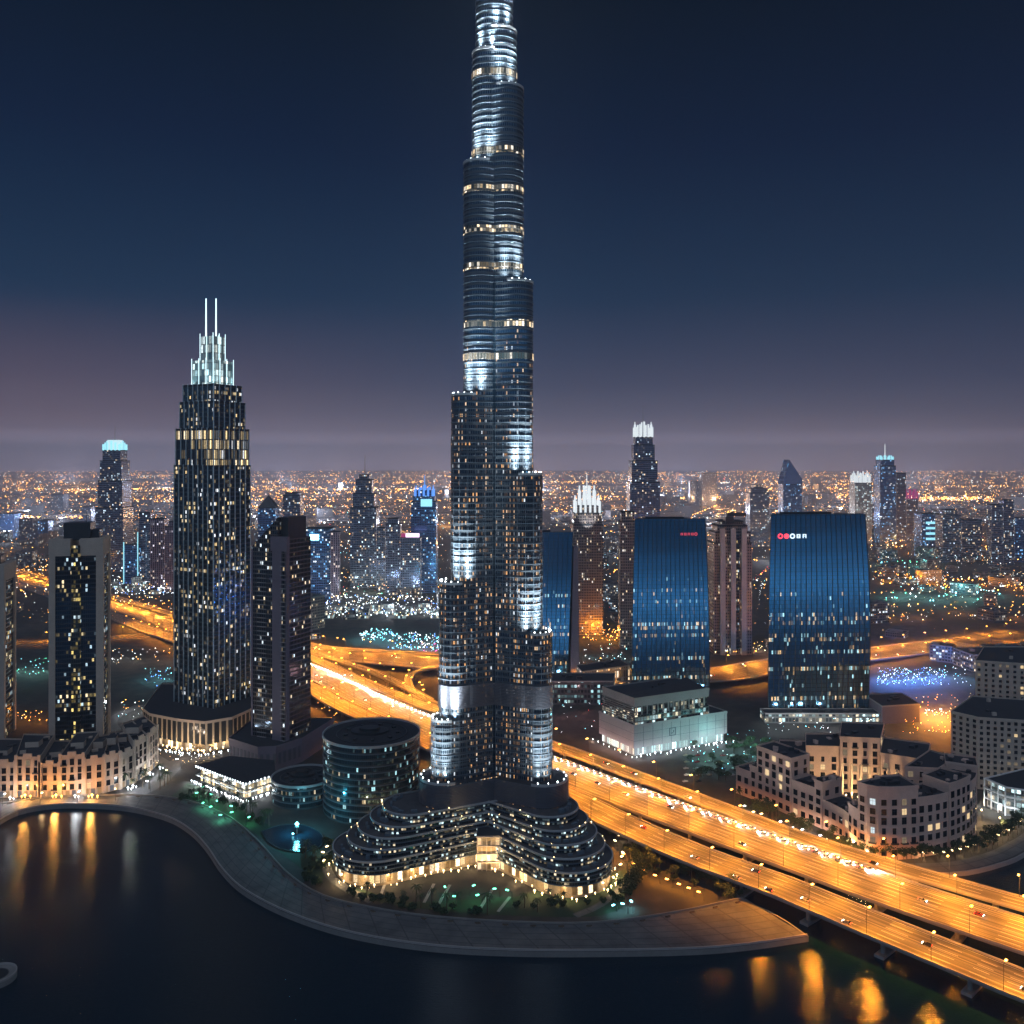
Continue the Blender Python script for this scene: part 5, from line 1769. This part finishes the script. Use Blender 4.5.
# general scatter, along streets
for k in range(800):
    D = 1500*math.exp(rg.random()*2.7)
    X = (rg.random()*1.36-.68)*D
    ang = rg.choice((.1, .15, -.05, 1.2, .3)) + rg.gauss(0, .06)
    Ls = (150 + 900*rg.random())*(D/4000)**.6
    sp = 26*(D/2500)**.75
    kind = pick(OM if D > 3500 else MIXC)
    br = .5 + rg.random()*.9
    for i in range(int(Ls/sp)):
        x = X + math.cos(ang)*sp*i + rg.gauss(0, 2); y = D + math.sin(ang)*sp*i + rg.gauss(0, 2)
        if rg.random() < .25: continue
        if y < 1300 and not free(x, y, 2, 2): continue
        kk = kind if rg.random() < .8 else pick(MIXC)
        dot(x, y, 15, y/FPX*.30*br*(.4+1.1*rg.random()**2), kk)
for k in range(8000):
    D = 1250*math.exp(rg.random()**1.0*2.85)
    X = (rg.random()*1.36-.68)*D
    if any((X-a)**2+(D-b)**2 < c*c for a, b, c in OPEN): continue
    if D < 1500 and not free(X, D, 2, 2): continue
    dot(X, D, 8+rg.random()*14, D/FPX*.25*(.3+1.0*rg.random()**3), pick(MIXC if D < 4500 else OM))
# bright orange bands of the far avenues
for (y0, y1, n_, xa, xb) in ((487, 493, 420, -20, 1044), (494, 500, 420, -20, 1044), (500, 503, 260, -20, 440), (511, 515, 190, 540, 780), (506, 509, 150, 250, 460), (497, 500, 240, 590, 1044),
                             (481, 484, 330, -20, 1044), (475, 477, 300, -20, 1044), (471, 473.5, 260, -20, 1044), (489, 491, 300, -20, 420), (523, 527, 220, 880, 1044), (498, 502, 300, 880, 1044), (516, 520, 160, -20, 120)):
    x = xa
    for k in range(n_*2):
        px = xa + (xb-xa)*rg.random()
        if math.sin(px*.021 + y0) + math.sin(px*.0073*y0*.1) < -.7: continue
        cluster(px, px+1, y0, y1, 1, OM, .42)
# added lights, each standing for many far lamps, brighten ground and haze
for D_, n_, pw in ((2300, 9, 5e5), (2900, 11, 9e5), (3700, 14, 1.6e6), (4800, 16, 2.4e6), (6200, 16, 4e6), (8200, 16, 7e6), (11500, 14, 1.2e7)):
    for k in range(n_):
        x_ = (-.62 + 1.24*(k+rg.random())/n_)*D_
        point((x_, D_*(.93+.14*rg.random()), 40), pw*.62, (1, .45, .14) if rg.random() < .5 else (.75, .82, 1), 3.0, None, 'added_avenue_light')
# districts nearer by
cluster(880, 1030, 574, 588, 120, OM, .45, lamps=7, power=60000, band=.05)
cluster(880, 1030, 541, 550, 150, [('orange', .5), ('warm', .4), ('white', .1)], .5, lamps=6, power=90000)
cluster(885, 1000, 590, 604, 46, [('cyan', .5), ('green', .25), ('white', .25)], .62, lamps=6, power=45000, col=(.3, .95, .85))
cluster(880, 940, 562, 568, 16, [('cyan', .7), ('green', .3)], .55, lamps=2, power=50000, col=(.2, .9, .8))
cluster(880, 1024, 606, 624, 60, [('orange', .6), ('warm', .3), ('white', .1)], .42, lamps=5, power=22000)
cluster(877, 945, 672, 688, 240, [('blue', .45), ('white', .35), ('cyan', .2)], .34, z=3, lamps=8, power=60000, col=BLUE)
cluster(945, 975, 670, 690, 26, [('cyan', .5), ('white', .5)], .34, z=3, lamps=2, power=8000, col=CYAN)
cluster(900, 972, 700, 738, 120, [('orange', .75), ('warm', .2), ('white', .05)], .38, z=4, lamps=12, power=90000)
cluster(925, 950, 714, 720, 26, [('white', .7), ('pink', .3)], .4, z=4, lamps=2, power=9000, col=WHITE)
cluster(760, 880, 722, 740, 46, WM, .36, z=4, lamps=5, power=7000, col=WHITE)
cluster(690, 770, 735, 775, 60, [('cyan', .45), ('white', .3), ('green', .25)], .34, z=3, lamps=7, power=6500, col=(.35, .95, .9))
cluster(555, 605, 700, 740, 26, [('white', .4), ('red', .3), ('cyan', .3)], .3, z=3, lamps=3, power=5000, col=(1, .45, .4))
cluster(582, 622, 628, 644, 70, [('orange', .8), ('warm', .2)], .42, z=4, lamps=5, power=26000)
cluster(560, 628, 646, 668, 44, [('cyan', .4), ('white', .6)], .34, z=4, lamps=3, power=7000, col=CYAN)
cluster(544, 584, 684, 697, 36, WM, .36, z=4, lamps=2, power=6000, col=WHITE)
cluster(704, 768, 646, 656, 50, [('warm', .5), ('white', .3), ('orange', .2)], .42, z=4, lamps=4, power=16000, col=(1, .6, .35))
cluster(360, 392, 632, 644, 80, [('cyan', .75), ('white', .25)], .42, z=3, lamps=4, power=16000, col=CYAN)
cluster(388, 440, 636, 652, 150, [('cyan', .5), ('white', .35), ('blue', .15)], .40, z=3, lamps=5, power=14000, col=(.45, .85, 1))
cluster(420, 442, 645, 656, 26, [('pink', .6), ('white', .4)], .36, z=3, lamps=2, power=9000, col=(1, .3, .6))
cluster(312, 440, 601, 622, 360, [('white', .75), ('blue', .15), ('warm', .1)], .42, z=8, lamps=9, power=34000, col=(.8, .9, 1))
cluster(340, 420, 585, 600, 50, [('white', .5), ('green', .25), ('warm', .25)], .4, z=6, lamps=4, power=16000, col=(.9, 1, .8))
cluster(112, 174, 574, 598, 150, [('white', .78), ('blue', .15), ('warm', .07)], .48, z=6, lamps=6, power=26000, col=(.85, .92, 1))
cluster(8, 50, 558, 600, 60, OM, .4, z=5, lamps=4, power=26000)
cluster(112, 172, 600, 612, 40, OM, .4, z=5, lamps=3, power=26000)
cluster(112, 172, 652, 668, 36, [('warm', .4), ('white', .4), ('orange', .2)], .34, z=4, lamps=3, power=7000, col=(1, .8, .6))
cluster(10, 52, 662, 682, 34, [('cyan', .6), ('green', .4)], .34, z=4, lamps=3, power=9000, col=(.4, .95, .85))
cluster(12, 52, 716, 726, 20, OM, .36, z=4, lamps=3, power=8000)
cluster(145, 176, 672, 690, 36, [('cyan', .6), ('blue', .4)], .34, z=3, lamps=3, power=7000, col=CYAN)
cluster(118, 160, 704, 724, 34, [('white', .5), ('orange', .3), ('cyan', .2)], .32, z=3, lamps=4, power=6500, col=(.9, .9, .9))
cluster(150, 215, 752, 768, 44, [('white', .4), ('warm', .6)], .3, z=3, lamps=5, power=3200, col=(1, .72, .5))
cluster(312, 360, 700, 730, 22, OM, .34, z=3, lamps=3, power=5000)
# on the shore behind the photographer (seen mirrored in the glass slabs)
for k in range(1500):
    D = 500*math.exp(rg.random()*2.3)
    X = (rg.random()*3-1.5)*D
    dot(X, -D-150, 4+rg.random()*14, (D/FPX)*.5*(.5+rg.random()), pick(MIXC))
for kind, mb in LM.items():
    if mb.f:
        o = mb.build('distant_lights', G[kind])
        o['label'] = 'far off %s street lights of the city' % kind
        stuff(o)

# ================================================================== gardens and streets at the lake
def patch(name, pts, z, mat, stf=False):
    m = MB(); m.poly(pts, z, 0)
    o = m.build(name, mat)
    if stf: stuff(o)
    else: struct(o)
    return o
patch('lawn', smooth_line(gpl([(345, 885), (372, 900), (430, 910), (520, 916), (600, 916), (625, 905)]), 8) + [(70, 540), (0, 505), (-60, 500), (-118, 530)], .06, MT['lawn'], True)
patch('lawn', gpl([(170, 797), (200, 801), (228, 815), (262, 838), (300, 868), (322, 880), (336, 862), (318, 845), (300, 838), (262, 822), (240, 806), (205, 790), (188, 783)]), .05, MT['lawn'], True)
lineS = smooth_line(gpl([(-60, 806), (0, 803), (60, 801), (110, 798.5), (140, 792), (158, 782), (170, 770), (178, 762), (205, 758), (245, 752), (290, 745)]), 6)
ribbon('boulevard', lineS, 15, .09, MT['street'])
lineS2 = smooth_line(gpl([(168, 772), (164, 764), (150, 755), (140, 748), (120, 735), (112, 720), (140, 705)]), 6)
ribbon('side_street', lineS2, 11, .13, MT['street'])
lineP = smooth_line(gpl([(622, 840), (632, 852), (634, 868), (624, 885), (600, 905), (575, 916)]), 5)
ribbon('garden_path', lineP, 5, .16, MT['promenade'])
lineP2 = smooth_line(gpl([(352, 842), (334, 850), (326, 862), (330, 876), (345, 888), (372, 902)]), 5)
ribbon('garden_path', lineP2, 6, .16, MT['promenade'])
for i, (a, b) in enumerate((((385, 884), (379, 900)), ((434, 884), (424, 903)), ((450, 885), (439, 904)), ((492, 890), (480, 909)), ((510, 897), (498, 912)))):
    ribbon('garden_path', [gp(*a), gp(*b)], 1.8, .2, MT['pale_concrete'])
# benches facing the water along the promenade
bm_ = None
for k, (x, y, h) in enumerate(along(off_line(A, 3.2), 15, 6)):
    t = thing('bench', 'dark bench in the long row facing the lake on the promenade', 'bench', (x, y, ZP+.1), 'benches along the promenade')
    t.rotation_euler = (0, 0, h)
    if bm_ is None:
        sv = WL[t.name]; WL[t.name] = Vector((0, 0, 0))
        m = MB(); m.box(0, 0, .42, 3.2, .6, .12); o1 = m.build('seat', MT['trunk'], t)
        m = MB(); m.box(-1.2, 0, 0, .16, .5, .42); o2 = m.build('leg', MT['pale_concrete'], t)
        m = MB(); m.box(1.2, 0, 0, .16, .5, .42); o3 = m.build('leg', MT['pale_concrete'], t)
        m = MB(); m.box(0, .3, .6, 3.2, .08, .4); o4 = m.build('backrest', MT['trunk'], t)
        WL[t.name] = sv
        bm_ = (o1, o2, o3, o4)
    else:
        for o in bm_: dup(o, parent=t, deep=False)
# lamps added to brighten the dark right hand apartments
for px, py in ((962, 800), (972, 806), (944, 800), (982, 822), (1000, 830), (930, 790)):
    x, y = gp(px, py)
    lamp(x, y, 0, 2.6, 'warm', 14000, 'tall warm lamp added to brighten the right hand apartments', 'added lamps before the right hand apartments', 9.0)
# fountain pool
pts = smooth_line(gpl([(262, 832), (280, 826), (305, 826), (322, 836), (318, 848), (296, 852), (272, 845)]) + [gp(262, 832)], 4)[:-1]
pts = pts if sum((pts[i][0]*pts[(i+1) % len(pts)][1]-pts[(i+1) % len(pts)][0]*pts[i][1]) for i in range(len(pts))) > 0 else pts[::-1]
t = thing('fountain_pool', 'kidney shaped garden pool glowing blue green from a fountain lamp', 'pool', (gp(293, 838)[0], gp(293, 838)[1], 0))
m = MB(); m.poly(pts, .32, 0); m.build('pool_water', MT['water'], t)
m = MB(); m.ring(pts, 0, .6, .5, 0); m.walls(pts[::-1], 0, .6, 0); m.build('rim', MT['roof'], t)
x, y = gp(297, 834)
m = MB(); m.tube((x, y, .2), (x, y, 5), .5, .25, 8); m.tube((x, y, 5), (x, y, 6.2), 1.5, .2, 8); m.build('fountain', MT['pale_concrete'], t)
m = MB(); m.octa(x, y, 6.8, 1.5); m.octa(x-2, y-3, 1.5, .8); m.build('fountain_lamp', G['cyan'], t)
point((x, y-1, 9), 26000, (.12, .8, 1), .8, t)
# garden lamps
def garden(px, py, kind, power, label, group, h=4.5):
    x, y = gp(px, py)
    return lamp(x, y, 0, rg.random()*6, kind, power, label, group, h)
for px, py in ((200, 795), (208, 800), (217, 806), (228, 812), (236, 818), (192, 800), (214, 812), (225, 822), (246, 826), (205, 808)):
    garden(px, py, 'green', 1500, 'short garden lamp with green light on the lawn below the glass pavilion', 'green lamps on the pavilion lawn')
for px, py in ((330, 852), (327, 861), (330, 870), (336, 878), (342, 885), (326, 866), (338, 847)):
    garden(px, py, 'warm', 1100, 'short warm lamp along the curved garden path left of the podium', 'warm lamps on the curved path')
for px, py in ((460, 905), (470, 896), (500, 897), (446, 898), (482, 902), (512, 900)):
    garden(px, py, 'green', 700, 'short greenish lamp on the lawn before the entrance', 'green lamps before the entrance')
for px, py in ((617, 912), (630, 907), (633, 913), (628, 914)):
    garden(px, py, 'cyan', 1100, 'short cyan lamp near the promenade below the right podium wing', 'cyan lamps by the promenade')
for k in range(9):
    x, y = gp(612+k*3.0, 838+k*8.0 if k < 6 else 878)
for px, py in ((615, 842), (618, 850), (620, 858), (619, 866), (617, 874), (612, 883), (606, 893)):
    garden(px, py, 'warm', 900, 'short warm lamp among the shrubs right of the podium', 'warm lamps right of the podium')
qs = off_line(q, -15.5)
for k, (x, y, h) in enumerate(along(qs, 7.0, 3)):
    lamp(x, y, 0, h, 'warm', 1500, 'short white warm lamp along the curved quay street', 'lamps along the quay street', 4.0, k % 2 == 0)
for k, (x, y, h) in enumerate(along(off_line(lineS, 8.5), 26, 20)):
    if x < -250:
        lamp(x, y, 0, h, 'white' if k % 2 else 'warm', 4200, 'street lamp along the boulevard before the sand coloured terrace', 'lamps along the boulevard', 8.0)
strip = [gp(px, py) for px, py in ((648, 878), (660, 884), (672, 888), (684, 893), (694, 897), (704, 901), (638, 872), (628, 862))]
for k, (x, y) in enumerate(strip):
    lamp(x, y, 0, 1.0, 'orange', 2400, 'short orange lamp in the shrub strip below the bridge', 'orange lamps below the bridge', 4.0)
for px, py in ((748, 812), (765, 820), (784, 828), (806, 836), (824, 842), (840, 850), (757, 818), (796, 834), (830, 846)):
    x, y = gp(px, py)
    lamp(x, y, 0, 2.0, 'warm' if px % 2 else 'white', 6500, 'short lamp among the trees before the rose courtyard block', 'lamps before the courtyard block', 4.5)

# ================================================================== trees
def crown(mb, x, y, z, r, n, rnd, flat=.8):
    blobs = [(rnd.gauss(0, r*.42), rnd.gauss(0, r*.42), rnd.gauss(0, r*.3), r*(.35+.3*rnd.random())) for _ in range(7)]
    for k in range(n):
        bx, by, bz, br = rnd.choice(blobs)
        v = Vector((rnd.gauss(0, 1), rnd.gauss(0, 1), rnd.gauss(0, 1))).normalized()*br*(.55+.5*rnd.random())
        c = Vector((x+bx+v.x, y+by+v.y, z+(bz+v.z)*flat))
        s = .28+.34*rnd.random()
        a = Vector((rnd.gauss(0, 1), rnd.gauss(0, 1), rnd.gauss(0, .6))).normalized()*s
        b = a.cross(Vector((rnd.gauss(0, 1), rnd.gauss(0, 1), rnd.gauss(0, 1)))).normalized()*s*.7
        mb.face([c-a, c+b, c+a, c-b], None, 0)
def tree_proto(seed, h, r):
    rnd = random.Random(seed)
    m = MB()
    m.tube((0, 0, 0), (.1, .1, h*.5), .3, .2, 7)
    for k in range(4):
        a = k*1.6 + rnd.random()
        m.tube((.1, .1, h*(.38+.04*k)), (math.cos(a)*r*.6, math.sin(a)*r*.6, h*(.68+.06*rnd.random())), .14, .05, 5)
    c = MB()
    crown(c, 0, 0, h*.72, r, 420, rnd)
    return m, c
def palm_proto():
    rnd = random.Random(3)
    m = MB()
    p_ = Vector((0, 0, 0))
    for k in range(6):
        q_ = Vector((.05*k*k*.3, 0, 1.5*(k+1))); m.tube(p_, q_, .28-.02*k, .26-.02*k, 7); p_ = q_
    c = MB()
    for k in range(17):
        a = k*2.4; up = .9 - .09*k
        prev = p_.copy(); d = Vector((math.cos(a), math.sin(a), up))
        for s in range(6):
            nx = prev + d.normalized()*.62
            sd = Vector((-math.sin(a), math.cos(a), 0))*(.34 - .045*s)
            dr = Vector((0, 0, -.22))
            c.face([prev, nx, nx+sd+dr, prev+sd*1.15+dr], None, 0); c.face([nx, prev, prev-sd*1.15+dr, nx-sd+dr], None, 0)
            prev = nx; d.z -= .34
    return m, c
PROTO = {}
def tree(kind, x, y, label, group, s=1.0, z=0.0):
    nm = {'bush': 'broad_tree', 'tall': 'broad_tree', 'palm': 'palm_tree', 'low': 'shrub'}[kind]
    t = thing(nm, label, 'shrub' if kind == 'low' else 'tree', (x, y, z), group)
    t.rotation_euler = (0, 0, rg.random()*6.28); t.scale = (s, s, s*(.9+.2*rg.random()))
    if kind not in PROTO:
        a, c = {'bush': lambda: tree_proto(1, 8, 4.2), 'tall': lambda: tree_proto(2, 11, 4.0), 'low': lambda: tree_proto(4, 3.4, 2.4), 'palm': palm_proto}[kind]()
        sv = WL[t.name]; WL[t.name] = Vector((0, 0, 0))
        PROTO[kind] = (a.build('trunk', MT['trunk'], t), c.build('crown', MT['leaf'], t))
        WL[t.name] = sv
    else:
        for o in PROTO[kind]:
            dup(o, parent=t, deep=False)
    return t
qt = off_line(q, -19)
for (x, y, h) in along(qt, 5.2, 2):
    tree('bush', x + rg.gauss(0, 1), y + rg.gauss(0, 1), 'bushy tree in the row between quay street and rose courtyard block', 'trees along the quay street', .8+.5*rg.random())
for k in range(34):
    px = 735 + 115*rg.random(); f = (px-735)/115
    x, y = gp(px, 806 + f*44 + rg.gauss(0, 2.5))
    tree('bush' if rg.random() < .6 else 'palm', x, y, 'dark tree in the belt between highway and rose courtyard block', 'trees between highway and courtyard block', .7+.5*rg.random())
for k in range(40):
    px = 172 + 150*rg.random(); f = (px-172)/150
    x, y = gp(px, 792 + f*f*76 + rg.random()*9)
    if inside((x, y), pts): continue
    tree('low' if rg.random() < .5 else 'palm', x, y, 'low garden plant on the lawn between glass pavilion and promenade', 'plants below the glass pavilion', .8+.5*rg.random())
for k in range(44):
    px = 350 + 270*rg.random(); f = (px-350)/270
    x, y = gp(px, 891 + 16*math.sin(f*math.pi) + rg.random()*9)
    tree('low' if rg.random() < .75 else 'palm', x, y, 'low plant on the dark lawn before the stepped podium', 'plants before the podium', .7+.5*rg.random())
for k in range(40):
    a = rg.random()
    x, y = gp(620 + 22*math.sin(a*3.1) - 6*rg.random(), 838 + 66*a)
    tree('bush' if rg.random() < .5 else 'low', x, y, 'shrub in the planting strip curving round the right podium wing', 'shrubs round the right podium', .7+.4*rg.random())
for k in range(46):
    f = rg.random()
    x, y = gp(625 + 118*f + rg.gauss(0, 3), 858 + 40*f + rg.gauss(0, 3))
    tree(rg.choice(('bush', 'low', 'palm')), x, y, 'plant in the orange lit strip between bridge and promenade tip', 'plants below the bridge', .6+.5*rg.random())
for k in range(26):
    f = rg.random()
    x, y = gp(322 + 16*math.sin(f*6), 842 + 44*f)
    tree('low', x, y, 'shrub beside the curved garden path left of the podium', 'shrubs left of the podium', .8+.5*rg.random())
for k in range(16):
    x, y = gp(120+50*rg.random(), 778+12*rg.random())
    if inside((x, y), [fr[i] for i in range(len(fr))] + bk[::-1]): continue
    tree('palm', x, y, 'palm beside the curved end of the sand coloured terrace', 'palms by the terrace', .9+.3*rg.random())
for k in range(30):
    x, y = gp(690+90*rg.random(), 745+38*rg.random())
    tree('bush', x, y, 'tree in the dark car park right of the white box hall', 'trees by the white box hall', .8+.5*rg.random())
# parked cars right of the white hall
for k in range(34):
    x, y = gp(684 + 12*(k % 8) + rg.random()*3, 756 + 6.5*(k//8))
    car(x, y, .05, .42 + (math.pi if rg.random() < .5 else 0), rg.randrange(6), 'parked car on the dark lot right of the white box hall', 'cars parked by the white box hall', False, 0, False)

# ================================================================== haze over the whole city
hz = bpy.data.materials.new('haze_air')
hz.use_nodes = True
ht = hz.node_tree
ht.nodes.clear()
pv = N(ht, 'ShaderNodeVolumePrincipled')
pv.inputs['Color'].default_value = (.66, .74, .93, 1)
pv.inputs['Density'].default_value = 1.0e-4
pv.inputs['Anisotropy'].default_value = 0.0
ho = N(ht, 'ShaderNodeOutputMaterial')
ht.links.new(pv.outputs[0], ho.inputs['Volume'])
m = MB()
m.prism([(-27000, -27000), (27000, -27000), (27000, 27000), (-27000, 27000)], -6.0, 725.0)
o = m.build('haze', hz)
o['label'] = 'thin night haze over the city'
stuff(o)
